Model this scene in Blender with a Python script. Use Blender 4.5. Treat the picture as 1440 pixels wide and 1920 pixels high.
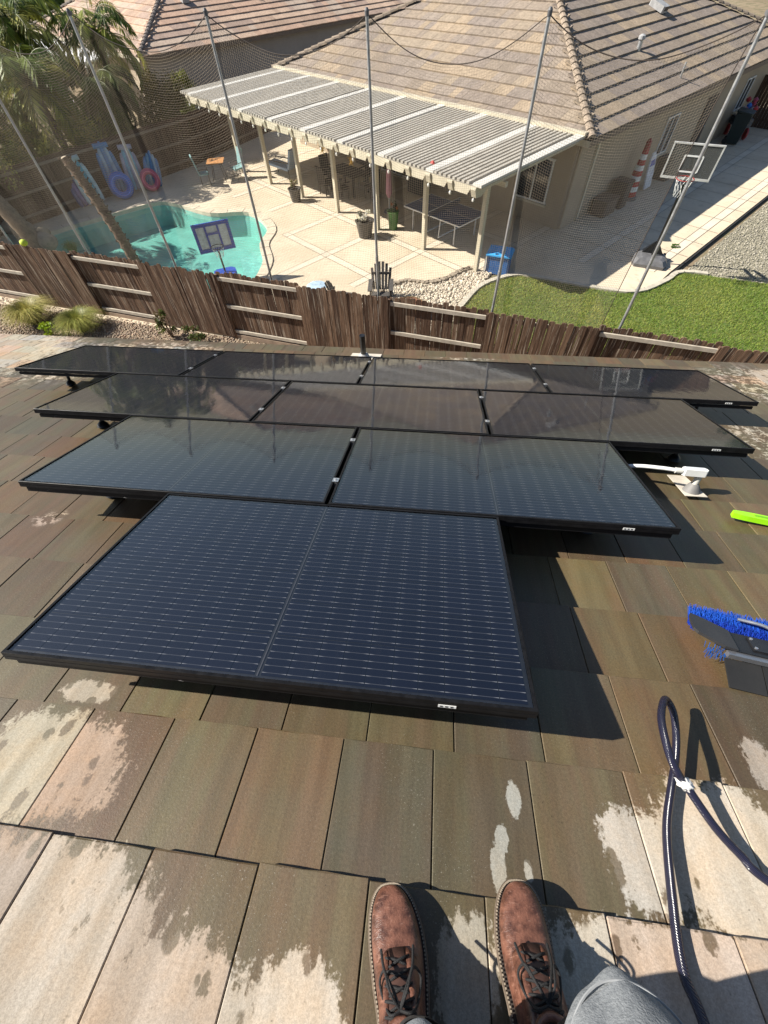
import bpy, bmesh, math, random
import numpy as np
from mathutils import Vector, Matrix, Euler
random.seed(7); rng = np.random.default_rng(7)
sc = bpy.context.scene
col = sc.collection
R = math.radians
for o in list(bpy.data.objects): bpy.data.objects.remove(o)

# ------------------------------------------------------------------ camera
CAM = Vector((0, 0, 7.2))
YAW, PITCH, ROLL = -0.1518, 0.9708, -0.0525
fw = Vector((math.sin(YAW)*math.cos(PITCH), math.cos(YAW)*math.cos(PITCH), -math.sin(PITCH)))
rt = Vector((math.cos(YAW), -math.sin(YAW), 0)); upv = rt.cross(fw)
cr, sr = math.cos(ROLL), math.sin(ROLL)
cx, cy = cr*rt + sr*upv, -sr*rt + cr*upv
cd = bpy.data.cameras.new('camera'); cam = bpy.data.objects.new('camera', cd); col.objects.link(cam)
cam.matrix_world = Matrix(((cx.x, cy.x, -fw.x, CAM.x), (cx.y, cy.y, -fw.y, CAM.y), (cx.z, cy.z, -fw.z, CAM.z), (0, 0, 0, 1)))
cd.sensor_fit = 'VERTICAL'; cd.sensor_height = 24.0; cd.lens = 24.0*772.95/1920
cd.clip_start = 0.02; cd.clip_end = 3000
sc.camera = cam

# ------------------------------------------------------------------ sky, sun, exposure
SUN_AZ, SUN_EL = R(0.0), R(38.0)          # direction the light travels (from +X), elevation
w = bpy.data.worlds.new('World'); sc.world = w; w.use_nodes = True
wn = w.node_tree; bg = wn.nodes['Background']
sky = wn.nodes.new('ShaderNodeTexSky'); sky.sky_type = 'NISHITA'; sky.sun_disc = False
sky.sun_elevation = SUN_EL; sky.sun_rotation = R(-90) - SUN_AZ + R(0)
sky.air_density = 1.0; sky.dust_density = 0.6; sky.ozone_density = 1.2
wn.links.new(sky.outputs[0], bg.inputs[0]); bg.inputs[1].default_value = 0.058
sl = bpy.data.lights.new('sun', 'SUN'); sl.energy = 5.0; sl.angle = R(0.53); sl.color = (1, 0.94, 0.84)
so = bpy.data.objects.new('sun', sl); col.objects.link(so)
ld = Vector((math.cos(SUN_AZ)*math.cos(SUN_EL), math.sin(SUN_AZ)*math.cos(SUN_EL), -math.sin(SUN_EL)))
so.rotation_euler = ld.to_track_quat('-Z', 'Y').to_euler(); so.location = (-20, 0, 30)
sc.view_settings.view_transform = 'Standard'; sc.view_settings.look = 'None'
sc.view_settings.exposure = 1.0; sc.view_settings.gamma = 1
sc.render.engine = 'CYCLES'

# ------------------------------------------------------------------ frames of reference
SLOPE = 0.3804
Un = Vector((1, 0, 0)); Vn = Vector((0, math.cos(SLOPE), -math.sin(SLOPE))); Nn = Vector((0, math.sin(SLOPE), math.cos(SLOPE)))
RO = CAM - Nn*1.427                                   # roof origin, foot of the camera on the tiles
RROT = (-SLOPE, 0, 0)
def rp(u, v, wz=0): return RO + Un*u + Vn*v + Nn*wz
E1 = Vector((0.766, -0.643, 0)); E2 = Vector((0.643, 0.766, 0)); HROT = math.atan2(-0.643, 0.766)
def hp(a, b, z=0): return E1*a + E2*b + Vector((0, 0, z))

# ------------------------------------------------------------------ node helper
class NT:
    def __init__(s, mat):
        mat.use_nodes = True; s.t = mat.node_tree; s.b = s.t.nodes.get('Principled BSDF'); s.out = s.t.nodes.get('Material Output')
    def n(s, ty, inp=None, **pr):
        nd = s.t.nodes.new(ty)
        for k, v in pr.items(): setattr(nd, k, v)
        for k, v in (inp or {}).items(): s.set(nd.inputs[k], v)
        return nd
    def set(s, sock, v):
        if isinstance(v, bpy.types.NodeSocket): s.t.links.new(v, sock)
        elif isinstance(v, (tuple, list)) and len(v) == 3 and sock.type == 'RGBA': sock.default_value = (*v, 1)
        else: sock.default_value = v
    def m(s, op, a, b=0.0, c=None, clamp=False):
        nd = s.n('ShaderNodeMath', {0: a, 1: b}, operation=op, use_clamp=clamp)
        if c is not None: s.set(nd.inputs[2], c)
        return nd.outputs[0]
    def vm(s, op, a, b=(0, 0, 0)):
        nd = s.n('ShaderNodeVectorMath', {0: a, 1: b}, operation=op); return nd.outputs['Value'] if op in ('LENGTH', 'DOT_PRODUCT') else nd.outputs[0]
    def mix(s, f, a, b, bt='MIX'):
        nd = s.n('ShaderNodeMix', data_type='RGBA', blend_type=bt); s.set(nd.inputs[0], f); s.set(nd.inputs[6], a); s.set(nd.inputs[7], b); return nd.outputs[2]
    def noise(s, vec, scale, detail=3, rough=.5):
        i = {'Scale': scale, 'Detail': detail, 'Roughness': rough}
        if vec is not None: i['Vector'] = vec
        return s.n('ShaderNodeTexNoise', i).outputs[0]
    def vor(s, vec, scale, out=0, **k):
        return s.n('ShaderNodeTexVoronoi', {'Vector': vec, 'Scale': scale}, **k).outputs[out]
    def ss(s, x, a, b, lo=0.0, hi=1.0):
        return s.n('ShaderNodeMapRange', {0: x, 1: a, 2: b, 3: lo, 4: hi}, interpolation_type='SMOOTHSTEP').outputs[0]
    def coord(s, which='Object', ob=None):
        nd = s.n('ShaderNodeTexCoord'); nd.object = ob; return nd.outputs[which]
    def attr(s, name='Col'): return s.n('ShaderNodeVertexColor', layer_name=name).outputs[0]
    def bump(s, h, st=.3, d=.01): return s.n('ShaderNodeBump', {'Strength': st, 'Distance': d, 'Height': h}).outputs[0]
    def schlick(s, f0, normal):
        g = s.n('ShaderNodeNewGeometry'); c = s.m('ABSOLUTE', s.vm('DOT_PRODUCT', g.outputs['Incoming'], normal))
        return s.m('ADD', f0, s.m('MULTIPLY', 1-f0, s.m('POWER', s.m('SUBTRACT', 1., c, clamp=True), 5.)), clamp=True)
    def rnd(s): return s.n('ShaderNodeObjectInfo').outputs['Random']
    def p(s, **k):
        names = {'base': 'Base Color', 'rough': 'Roughness', 'metal': 'Metallic', 'spec': 'Specular IOR Level', 'normal': 'Normal', 'coat': 'Coat Weight', 'trans': 'Transmission Weight', 'sub': 'Subsurface Weight', 'sheen': 'Sheen Weight', 'alpha': 'Alpha', 'emc': 'Emission Color', 'ems': 'Emission Strength'}
        for a, v in k.items(): s.set(s.b.inputs[names[a]], v)
MATS = {}
def M(name, c, rough=.6, metal=0., var=.18, scale=6., bump=.0, bs=60., spec=.5, coat=0., attr=False, dirt=0.):
    if name in MATS: return MATS[name]
    m = bpy.data.materials.new(name); t = NT(m); v = t.coord('Object')
    v = t.vm('ADD', v, t.n('ShaderNodeCombineXYZ', {0: t.m('MULTIPLY', t.rnd(), 37.)}).outputs[0])
    n1 = t.noise(v, scale, 5, .6)
    base = t.attr() if attr else t.mix(0., c, c)
    k = t.ss(n1, .25, .75, 1-var, 1+var)
    base = t.mix(1., base, t.n('ShaderNodeCombineColor', {0: k, 1: k, 2: k}).outputs[0], 'MULTIPLY')
    if dirt:
        base = t.mix(t.m('MULTIPLY', t.ss(t.noise(v, scale*2.3, 6, .7), .5, .7), dirt), base, (.22, .19, .15))
    t.p(base=base, rough=rough, metal=metal, spec=spec, coat=coat)
    if rough > .05: t.p(rough=t.ss(n1, .2, .8, max(.02, rough-.1), min(1, rough+.1)))
    if bump: t.p(normal=t.bump(t.noise(v, bs, 4, .6), bump, .01))
    MATS[name] = m; return m

# ------------------------------------------------------------------ mesh helper
class MB:
    def __init__(s): s.v = []; s.f = []; s.c = []; s.sm = False
    def add(s, vs, fs, c=None):
        o = len(s.v); s.v += [tuple(x) for x in vs]; s.f += [tuple(i+o for i in f) for f in fs]; s.c += [c]*len(fs); return s
    def box(s, ctr, size, rot=None, c=None, ch=0.):
        cx_, cy_, cz_ = ctr; a, b, d = size[0]/2, size[1]/2, size[2]/2
        if ch:                                          # chamfered along local z edges
            pr = [(-a+ch, -b), (a-ch, -b), (a, -b+ch), (a, b-ch), (a-ch, b), (-a+ch, b), (-a, b-ch), (-a, -b+ch)]
            vs = [Vector((x, y, z)) for z in (-d, d) for x, y in pr]
            fs = [tuple(range(7, -1, -1)), tuple(range(8, 16))] + [(i, (i+1) % 8, (i+1) % 8+8, i+8) for i in range(8)]
        else:
            vs = [Vector((x, y, z)) for z in (-d, d) for x, y in ((-a, -b), (a, -b), (a, b), (-a, b))]
            fs = [(3, 2, 1, 0), (4, 5, 6, 7), (0, 1, 5, 4), (1, 2, 6, 5), (2, 3, 7, 6), (3, 0, 4, 7)]
        if rot is not None:
            q = rot if isinstance(rot, Matrix) else Euler(rot).to_matrix(); vs = [q @ x for x in vs]
        return s.add([x + Vector(ctr) for x in vs], fs, c)
    def bar(s, p, q, wd, ht, up=(0, 0, 1), c=None):
        p, q = Vector(p), Vector(q); d = (q-p); L = d.length; d /= L
        x = d.cross(Vector(up));
        if x.length < 1e-4: x = d.cross(Vector((1, 0, 0)))
        x.normalize(); z = x.cross(d)
        m = Matrix((x, d, z)).transposed()
        return s.box((p+q)/2, (wd, L, ht), m, c)
    def tube(s, pts, r, n=8, c=None, cap=True, closed=False):
        pts = [Vector(p) for p in pts]; k = len(pts); rs = r if isinstance(r, (list, tuple)) else [r]*k
        vs = []; prev = None
        for i, p in enumerate(pts):
            if closed: t = pts[(i+1) % k]-pts[i-1]
            else: t = pts[min(i+1, k-1)]-pts[max(i-1, 0)]
            t.normalize()
            if prev is None:
                a = t.cross(Vector((0, 0, 1)));
                if a.length < 1e-3: a = t.cross(Vector((1, 0, 0)))
            else: a = prev - t*prev.dot(t)
            a.normalize(); prev = a; b = t.cross(a)
            vs += [p + (a*math.cos(j*2*math.pi/n) + b*math.sin(j*2*math.pi/n))*rs[i] for j in range(n)]
        fs = []
        for i in range(k if closed else k-1):
            i2 = (i+1) % k
            fs += [(i*n+j, i*n+(j+1) % n, i2*n+(j+1) % n, i2*n+j) for j in range(n)]
        if cap and not closed: fs += [tuple(range(n-1, -1, -1)), tuple((k-1)*n+j for j in range(n))]
        s.sm = True
        return s.add(vs, fs, c)
    def lathe(s, prof, n=16, ctr=(0, 0, 0), c=None, sx=1, sy=1):
        k = len(prof); vs = [(ctr[0]+r*sx*math.cos(j*2*math.pi/n), ctr[1]+r*sy*math.sin(j*2*math.pi/n), ctr[2]+z) for r, z in prof for j in range(n)]
        fs = [(i*n+j, i*n+(j+1) % n, (i+1)*n+(j+1) % n, (i+1)*n+j) for i in range(k-1) for j in range(n)]
        fs += [tuple(range(n-1, -1, -1)), tuple((k-1)*n+j for j in range(n))]
        return s.add(vs, fs, c)
    def prism(s, pts, z0, z1, c=None):                   # convex-ish outline in xy
        n = len(pts); vs = [(x, y, z0) for x, y in pts]+[(x, y, z1) for x, y in pts]
        return s.add(vs, [tuple(range(n-1, -1, -1)), tuple(range(n, 2*n))]+[(i, (i+1) % n, (i+1) % n+n, i+n) for i in range(n)], c)
    def mesh(s, name, mat=None, smooth=None):
        me = bpy.data.meshes.new(name); me.from_pydata(s.v, [], s.f)
        if any(x is not None for x in s.c):
            ca = me.color_attributes.new('Col', 'FLOAT_COLOR', 'CORNER'); arr = []
            for f, x in zip(s.f, s.c): arr += list((x or (1, 1, 1)) + (1,))*len(f)
            ca.data.foreach_set('color', arr)
        if mat: me.materials.append(mat)
        if smooth if smooth is not None else s.sm:
            me.polygons.foreach_set('use_smooth', [True]*len(me.polygons))
            try: me.set_sharp_from_angle(angle=R(50))
            except Exception: pass
        return me
    def build(s, name, mat, parent=None, loc=None, rot=None, smooth=None): return ob(name, s.mesh(name, mat, smooth), parent, loc, rot)
def ob(name, me, parent=None, loc=None, rot=None):
    o = bpy.data.objects.new(name, me); col.objects.link(o)
    if parent: o.parent = parent
    if loc is not None: o.location = loc
    if rot is not None: o.rotation_euler = rot
    return o
def tag(o, label=None, cat=None, group=None, kind=None):
    if label: o['label'] = label
    if cat: o['category'] = cat
    if group: o['group'] = group
    if kind: o['kind'] = kind
    return o
def thing(name, loc, label, cat, rot=(0, 0, 0), group=None):
    o = bpy.data.objects.new(name, None); col.objects.link(o); o.location = loc; o.rotation_euler = rot; o.empty_display_size = .1
    return tag(o, label, cat, group)
def nparr(name, verts, faces, mat, parent=None, cols=None):      # big uniform meshes from numpy (N,3), (F,k)
    me = bpy.data.meshes.new(name); F = len(faces); k = faces.shape[1]
    me.vertices.add(len(verts)); me.vertices.foreach_set('co', verts.astype(np.float32).ravel())
    me.loops.add(F*k); me.loops.foreach_set('vertex_index', faces.astype(np.int32).ravel())
    me.polygons.add(F); me.polygons.foreach_set('loop_start', np.arange(0, F*k, k, dtype=np.int32)); me.polygons.foreach_set('loop_total', np.full(F, k, dtype=np.int32))
    me.update(calc_edges=True)
    if cols is not None:
        ca = me.color_attributes.new('Col', 'FLOAT_COLOR', 'CORNER')
        c4 = np.concatenate([np.repeat(cols, k, axis=0), np.ones((F*k, 1))], 1); ca.data.foreach_set('color', c4.astype(np.float32).ravel())
    me.materials.append(mat); me.validate()
    return ob(name, me, parent)
def sheet(name, outer, z, mat, holes=(), kind='structure', parent=None, label=None):
    bm = bmesh.new()
    for lp in [outer, *holes]:
        vs = [bm.verts.new((x, y, z)) for x, y in lp]
        for i in range(len(vs)): bm.edges.new((vs[i], vs[(i+1) % len(vs)]))
    bmesh.ops.triangle_fill(bm, use_beauty=True, edges=bm.edges[:])
    for f in bm.faces:
        if f.normal.z < 0: f.normal_flip()
    me = bpy.data.meshes.new(name); bm.to_mesh(me); bm.free(); me.materials.append(mat)
    o = ob(name, me, parent)
    if kind: o['kind'] = kind
    if label: o['label'] = label
    return o
def inpoly(x, y, poly):
    r = np.zeros(np.shape(x), bool); n = len(poly); j = n-1
    for i in range(n):
        xi, yi = poly[i]; xj, yj = poly[j]
        r ^= ((yi > y) != (yj > y)) & (x < (xj-xi)*(y-yi)/(yj-yi+1e-12)+xi); j = i
    return r
def smooth_loop(pts, n=6):
    out = []; k = len(pts)
    for i in range(k):
        p0, p1, p2, p3 = [Vector(pts[(i+j) % k]).to_2d() for j in (-1, 0, 1, 2)]
        for t in np.linspace(0, 1, n, endpoint=False):
            out.append(tuple(.5*((2*p1)+(p2-p0)*t+(2*p0-5*p1+4*p2-p3)*t*t+(3*p1-p0-3*p2+p3)*t**3)))
    return out
def spline(pts, n=8):
    P = [Vector(p) for p in pts]; P = [P[0]*2-P[1]]+P+[P[-1]*2-P[-2]]; out = []
    for i in range(1, len(P)-2):
        p0, p1, p2, p3 = P[i-1:i+3]
        for t in np.linspace(0, 1, n, endpoint=False):
            out.append(.5*((2*p1)+(p2-p0)*t+(2*p0-5*p1+4*p2-p3)*t*t+(3*p1-p0-3*p2+p3)*t**3))
    return out+[P[-2]]

# ------------------------------------------------------------------ shared materials
BLACK = M('black_metal', (.012, .012, .013), .35, 0, .3, 20, spec=.5)
FRAME = M('black_anodised_frame', (.008, .008, .009), .4, 0, .3, 30, spec=.15)
STEEL = M('galvanised_steel', (.42, .43, .44), .42, .7, .12, 12)
ALU = M('bright_aluminium', (.7, .7, .7), .3, .9, .08, 20)
WHITE = M('white_plastic', (.72, .72, .7), .45, 0, .08, 9)
GREYPL = M('grey_plastic', (.10, .10, .105), .55, 0, .2, 8)
BEIGE = M('beige_paint', (.50, .45, .34), .55, 0, .1, 3)
DARKWOOD = M('dark_wicker', (.035, .026, .02), .7, 0, .3, 30)

def leaf_mat(name, c1, c2, rough=.5):
    if name in MATS: return MATS[name]
    m = bpy.data.materials.new(name); t = NT(m)
    k = t.attr(); t.p(base=t.mix(1., k, t.mix(t.noise(t.coord('Object'), 1.7, 3), c1, c2), 'MULTIPLY'), rough=rough, spec=.2)
    tr = t.n('ShaderNodeBsdfTranslucent', {'Color': t.mix(1., k, c2, 'MULTIPLY')})
    mx = t.n('ShaderNodeMixShader', {0: .25, 1: t.b.outputs[0], 2: tr.outputs[0]}); t.t.links.new(mx.outputs[0], t.out.inputs[0])
    MATS[name] = m; return m

# ================================================================== SETTING: ground, beds, patio, pool
def ground_mat(name, c1, c2, scale, c3=None, s3=40., bump=.4, rough=.9, bd=.03):
    m = bpy.data.materials.new(name); t = NT(m); v = t.coord('Object')
    c = t.mix(t.ss(t.noise(v, scale, 6, .65), .35, .65), c1, c2)
    if c3: c = t.mix(t.ss(t.noise(v, s3, 3, .7), .45, .62), c, c3)
    t.p(base=c, rough=rough, spec=.25, normal=t.bump(t.noise(v, s3*1.3, 4, .7), bump, bd)); return m
POOL = smooth_loop([(-16.3, 17.3), (-14.6, 19.25), (-13.0, 20.75), (-12.0, 20.75), (-9.9, 19.75), (-8.2, 19.85), (-6.95, 18.35), (-6.85, 16.9), (-6.3, 15.3), (-6.7, 13.6), (-9.5, 13.0), (-13.0, 13.6), (-15.8, 15.4)], 5)
def offset(loop, d):
    out = []; n = len(loop)
    for i in range(n):
        a, b = Vector(loop[i-1]), Vector(loop[(i+1) % n]); t = (b-a).normalized(); nn = Vector((-t.y, t.x))
        out.append((loop[i][0]+nn.x*d, loop[i][1]+nn.y*d))
    return out
sgn = sum(POOL[i-1][0]*POOL[i][1]-POOL[i][0]*POOL[i-1][1] for i in range(len(POOL)))
if sgn < 0: POOL = POOL[::-1]
COP = offset(POOL, -.32)                                   # outside of the coping
dirt = ground_mat('dry_soil', (.20, .15, .095), (.27, .215, .14), .09, (.16, .14, .08), 1.3)
sheet('ground', [(-900, -60), (900, -60), (900, 1500), (-900, 1500)], -.03, dirt, [COP])

PATIO = [(-6.4, 10.9), (-4.4, 10.55), (-3.3, 10.4), (-2.75, 11.6), (-2.2, 13.1), (-1.05, 14.32), (-.32, 14.26), (.3, 14.55), (.75, 15.02), (1.15, 15.3), (1.75, 15.2), (2.56, 15.04), (3.35, 14.97), (5.09, 14.36), (6.0, 14.12), (6.6, 14.22), (7.4, 14.92), (7.84, 15.5)]
PATIO += [tuple(hp(-3.95, b)[:2]) for b in (20, 45)] + [tuple(hp(-9, 45)[:2]), tuple(hp(-9, 19)[:2]), tuple(hp(-25.3, 19)[:2]), (-10.4, 31.2), (-12.9, 25.6), (-20.1, 14.0), (-20.5, 13.2)]
def concrete_mat():
    m = bpy.data.materials.new('tan_concrete'); t = NT(m); v = t.coord('Object')
    c = t.mix(t.ss(t.noise(v, .5, 5, .6), .3, .7), (.53, .445, .325), (.63, .54, .41))
    c = t.mix(t.m('MULTIPLY', t.ss(t.noise(v, 3.1, 6, .7), .52, .72), .45), c, (.36, .29, .21))
    c = t.mix(t.m('MULTIPLY', t.ss(t.noise(v, 1.1, 7, .75), .54, .68), .35), c, (.30, .245, .18))
    t.p(base=c, rough=.85, spec=.2, normal=t.bump(t.noise(v, 60, 4, .7), .15, .01)); return m
CONC = concrete_mat()
BAND = M('pale_concrete_band', (.61, .535, .42), .85, 0, .1, 2, .1)
JOINT = M('concrete_joint', (.22, .18, .14), .95)
sheet('patio', PATIO, 0, CONC, [COP])
def strip(mb, a0, b0, a1, b1, wd, z):
    p, q = hp(a0, b0), hp(a1, b1); d = (q-p).normalized(); n = Vector((-d.y, d.x, 0))*wd/2
    mb.add([(x.x, x.y, z) for x in (p-n, q-n, q+n, p+n)], [(0, 1, 2, 3)])
bands = []
for a, b0, b1 in ((-8.9, 12.3, 17.5), (-11.2, 8.9, 17.5), (-13.6, 7.3, 17.5), (-16.05, 9.6, 17.5), (-18.55, 10.6, 17.5), (-21.1, 10.4, 17.5), (-23.5, 9.6, 17.5)):
    bands.append((a, b0, a, b1))
for b, a0, a1 in ((9.75, -16.2, -9.9), (12.25, -24.5, -8.3), (15., -24.5, -8.6)): bands.append((a0, b, a1, b))
for a0, b0, a1, b1 in bands + [(-4.5, 16.5, -4.5, 45), (-6.5, 15.5, -6.5, 45)]:
    mb = MB(); strip(mb, a0, b0, a1, b1, .30 if a0 > -8 else .26, .004 if a0 == a1 else .008)
    tag(mb.build('concrete_band', BAND), kind='structure')
    for s in (-1, 1):
        mb = MB(); off = s*.15
        if a0 == a1: strip(mb, a0+off, b0, a1+off, b1, .014, .012)
        else: strip(mb, a0, b0+off, a1, b1+off, .014, .014)
        tag(mb.build('concrete_joint', JOINT), kind='structure')
for b in np.arange(17, 44, 1.25):
    mb = MB(); strip(mb, -8.4, b, -4.0, b, .018, .016); tag(mb.build('concrete_joint', JOINT), kind='structure')
# pool
plaster = M('pool_plaster', (.36, .52, .47), .7, 0, .15, 1.2)
copm = M('pale_coping', (.58, .50, .38), .8, 0, .12, 3, .1)
n = len(POOL); mb = MB()
fl = offset(POOL, .25)
mb.add([(x, y, .02) for x, y in POOL]+[(x, y, -.85) for x, y in fl], [(i, i+n, (i+1) % n+n, (i+1) % n) for i in range(n)] + [tuple(range(n, 2*n))])
pool = mb.build('pool_shell', plaster); tag(pool, kind='structure')
mb = MB(); z0, z1 = -.1, .035
ins = offset(POOL, .05)
mb.add([(x, y, z) for lp, z in ((COP, z0), (COP, z1), (ins, z1), (ins, z0)) for x, y in lp], [(k*n+i, k*n+(i+1) % n, ((k+1) % 4)*n+(i+1) % n, ((k+1) % 4)*n+i) for k in range(4) for i in range(n)])
tag(mb.build('pool_coping', copm), kind='structure')
mj = MB()
for i in range(0, n, 2):
    a, b = Vector((*COP[i], .039)), Vector((*ins[i], .039)); mj.bar(a, b, .015, .004)
tag(mj.build('coping_joints', JOINT), kind='structure')
for k, (dx, h) in enumerate(((.45, -.75), (.95, -.95))):                # two curved steps by the right rim
    pts = [(x-dx, y) for x, y in POOL if x > -8.4 and 14.0 < y < 17.0]
    mb = MB(); pts2 = [(x+1.1, y) for x, y in pts][::-1]; mb.prism(pts+pts2, -.82, h+.5); tag(mb.build('pool_step', M('pool_step_plaster', (.42, .56, .52), .7)), kind='structure')
wm = bpy.data.materials.new('pool_water'); t = NT(wm); v = t.coord('Object')
nm = t.bump(t.noise(v, 2.6, 4, .6), .25, .05)
gl = t.n('ShaderNodeBsdfGlossy', {'Roughness': .03, 'Normal': nm}); tp = t.n('ShaderNodeBsdfTransparent', {'Color': (.60, .88, .85, 1)})
fr = t.schlick(.025, nm)
mx = t.n('ShaderNodeMixShader', {0: fr, 1: tp.outputs[0], 2: gl.outputs[0]}); t.t.links.new(mx.outputs[0], t.out.inputs[0])
sheet('pool_water', offset(POOL, -.02), -.13, wm)

# river-rock bed, lawn, gravels
LAWN = smooth_loop([(.95, 13.1), (1.55, 14.2), (2.56, 14.86), (3.35, 14.78), (5.09, 14.2), (6.4, 14.0), (7.5, 14.75), (8.2, 15.35), (9.75, 15.03), (11, 14.7), (15, 13.8), (15, 7.2), (8, 8.2), (2, 9.35), (.2, 9.75), (.3, 11.4)], 4)
lawnm = ground_mat('lawn_soil', (.07, .12, .025), (.11, .15, .035), .7, (.13, .14, .045), 9.)
sheet('lawn', LAWN, .012, lawnm)
ROCKB = [(-3.6, 10.3), (.2, 9.6), (.4, 11.4), (1.0, 13.2), (1.5, 14.3), (1.9, 15.1), (1.2, 15.4), (.75, 15.1), (.3, 14.6), (-.32, 14.3), (-1.05, 14.4), (-2.2, 13.2), (-2.75, 11.8)]
sheet('rock_bed', ROCKB, .006, ground_mat('pale_river_gravel', (.42, .37, .28), (.52, .46, .36), 3., (.3, .26, .2), 14.))
GRAVR = [(8.25, 15.45), (10.6, 14.8), (16, 13.6), (60, 20), (60, 70), tuple(hp(-3.9, 45)[:2])]
sheet('gravel_yard', GRAVR, -.01, ground_mat('grey_gravel', (.23, .21, .165), (.30, .275, .21), 1.1, (.16, .15, .10), 22.))
BED = [(-24, 4.0), (14, 4.0), (14, 6.6), (4, 8.75), (-10.5, 11.75), (-24, 14.5)]
sheet('planting_bed', BED, -.012, ground_mat('brown_gravel_bed', (.25, .19, .13), (.33, .26, .185), 2.2, (.15, .11, .08), 25.))
mb = MB(); lw = [p for p in LAWN if p[1] > 12.6 and p[0] < 9.0]
lw = sorted(lw, key=lambda p: p[0]); pts = [(x, y+.08, .03) for x, y in lw]
for p, q in zip(pts, pts[1:]): mb.bar(p, q, .16, .08)
tag(mb.build('lawn_edging', M('pale_edging', (.46, .42, .34), .85)), kind='structure')
tag(MB().bar(hp(-3.86, 15.8, .01), hp(-3.86, 45, .01), .05, .1).build('gravel_edging', M('black_edging', (.02, .02, .02), .8)), kind='structure')
# road far behind and field
tag(MB().box((-78, 150, -.02), (70, 9, .02), (0, 0, .6)).build('road', M('asphalt_far', (.16, .155, .15), .9)), kind='structure')

def scatter_pebbles(name, poly, N, smin, smax, cols, z, bbox=None, label=None):
    xs = np.array([p[0] for p in poly]); ys = np.array([p[1] for p in poly])
    bb = bbox or (xs.min(), xs.max(), ys.min(), ys.max())
    x = rng.uniform(bb[0], bb[1], N*3); y = rng.uniform(bb[2], bb[3], N*3); k = inpoly(x, y, poly); x, y = x[k][:N], y[k][:N]; N = len(x)
    base = np.array([(1, 0, 0), (0, 1, 0), (-1, 0, 0), (0, -1, 0), (0, 0, .7), (0, 0, -.6)])
    fc = np.array([(0, 1, 4), (1, 2, 4), (2, 3, 4), (3, 0, 4), (1, 0, 5), (2, 1, 5), (3, 2, 5), (0, 3, 5)])
    s = rng.uniform(smin, smax, (N, 1, 1)); a = rng.uniform(0, 6.28, N); an = rng.uniform(.6, 1.3, (N, 1, 3))
    V_ = base[None]*s*an*rng.uniform(.8, 1.2, (N, 6, 1)); ca, sa = np.cos(a)[:, None], np.sin(a)[:, None]
    X = V_[..., 0]*ca-V_[..., 1]*sa+x[:, None]; Y = V_[..., 0]*sa+V_[..., 1]*ca+y[:, None]; Z = V_[..., 2]+z+s[:, :, 0]*.25
    vv = np.stack([X, Y, Z], -1).reshape(-1, 3); ff = (fc[None]+np.arange(N)[:, None, None]*6).reshape(-1, 3)
    cc = np.array(cols)[rng.integers(0, len(cols), N)]*rng.uniform(.75, 1.2, (N, 1)); cc = np.repeat(cc, 8, axis=0)
    o = nparr(name, vv, ff, M('pebble', (1, 1, 1), .8, 0, .12, 30, attr=True), None, cc); return tag(o, label, None, None, 'stuff')
scatter_pebbles('bed_gravel', BED, 26000, .018, .042, [(.34, .26, .18), (.25, .18, .13), (.42, .34, .25), (.20, .15, .12), (.38, .26, .18)], -.012, (-16, 2, 8, 14.2), 'brown pebbles covering the planting bed below the fence')
scatter_pebbles('river_rock', ROCKB, 6500, .03, .07, [(.55, .48, .37), (.46, .40, .31), (.62, .55, .44), (.40, .34, .27)], .006, None, 'pale rounded river rocks between patio and lawn')
scatter_pebbles('yard_gravel', GRAVR, 30000, .02, .045, [(.29, .265, .205), (.20, .185, .145), (.36, .33, .265), (.25, .235, .17)], -.01, (8, 22, 13.5, 27), 'grey crushed gravel beyond the concrete path')
# lawn grass
N = 90000; x = rng.uniform(.1, 11.5, N); y = rng.uniform(8, 15.6, N); k = inpoly(x, y, LAWN); x, y = x[k], y[k]; N = len(x)
a = rng.uniform(0, 6.28, N); h = rng.uniform(.03, .075, N); lx, ly = rng.normal(0, .025, N), rng.normal(0, .025, N); wd = .009
V_ = np.stack([np.stack([x+np.cos(a)*wd, y+np.sin(a)*wd, np.full(N, .012)], -1), np.stack([x-np.cos(a)*wd, y-np.sin(a)*wd, np.full(N, .012)], -1), np.stack([x+lx, y+ly, .012+h], -1)], 1).reshape(-1, 3)
patch = np.sin(x*1.3+.7*np.sin(y*1.1))*np.cos(y*.9+x*.4); dry = np.clip(.5+.5*patch+rng.normal(0, .3, N), 0, 1)[:, None]
dry = np.where((x < 5.2)[:, None], np.clip(dry+.3, 0, 1), dry*.7)
cc = (np.array((.12, .20, .03))*(1-dry)+np.array((.31, .30, .085))*dry)*rng.uniform(.7, 1.3, (N, 1))
tag(nparr('lawn_grass', V_, np.arange(N*3).reshape(-1, 3), leaf_mat('grass_blade', (1, 1, 1), (1.1, 1.15, .9), .6), None, cc), 'short green lawn grass with yellowing patches', None, None, 'stuff')

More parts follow.
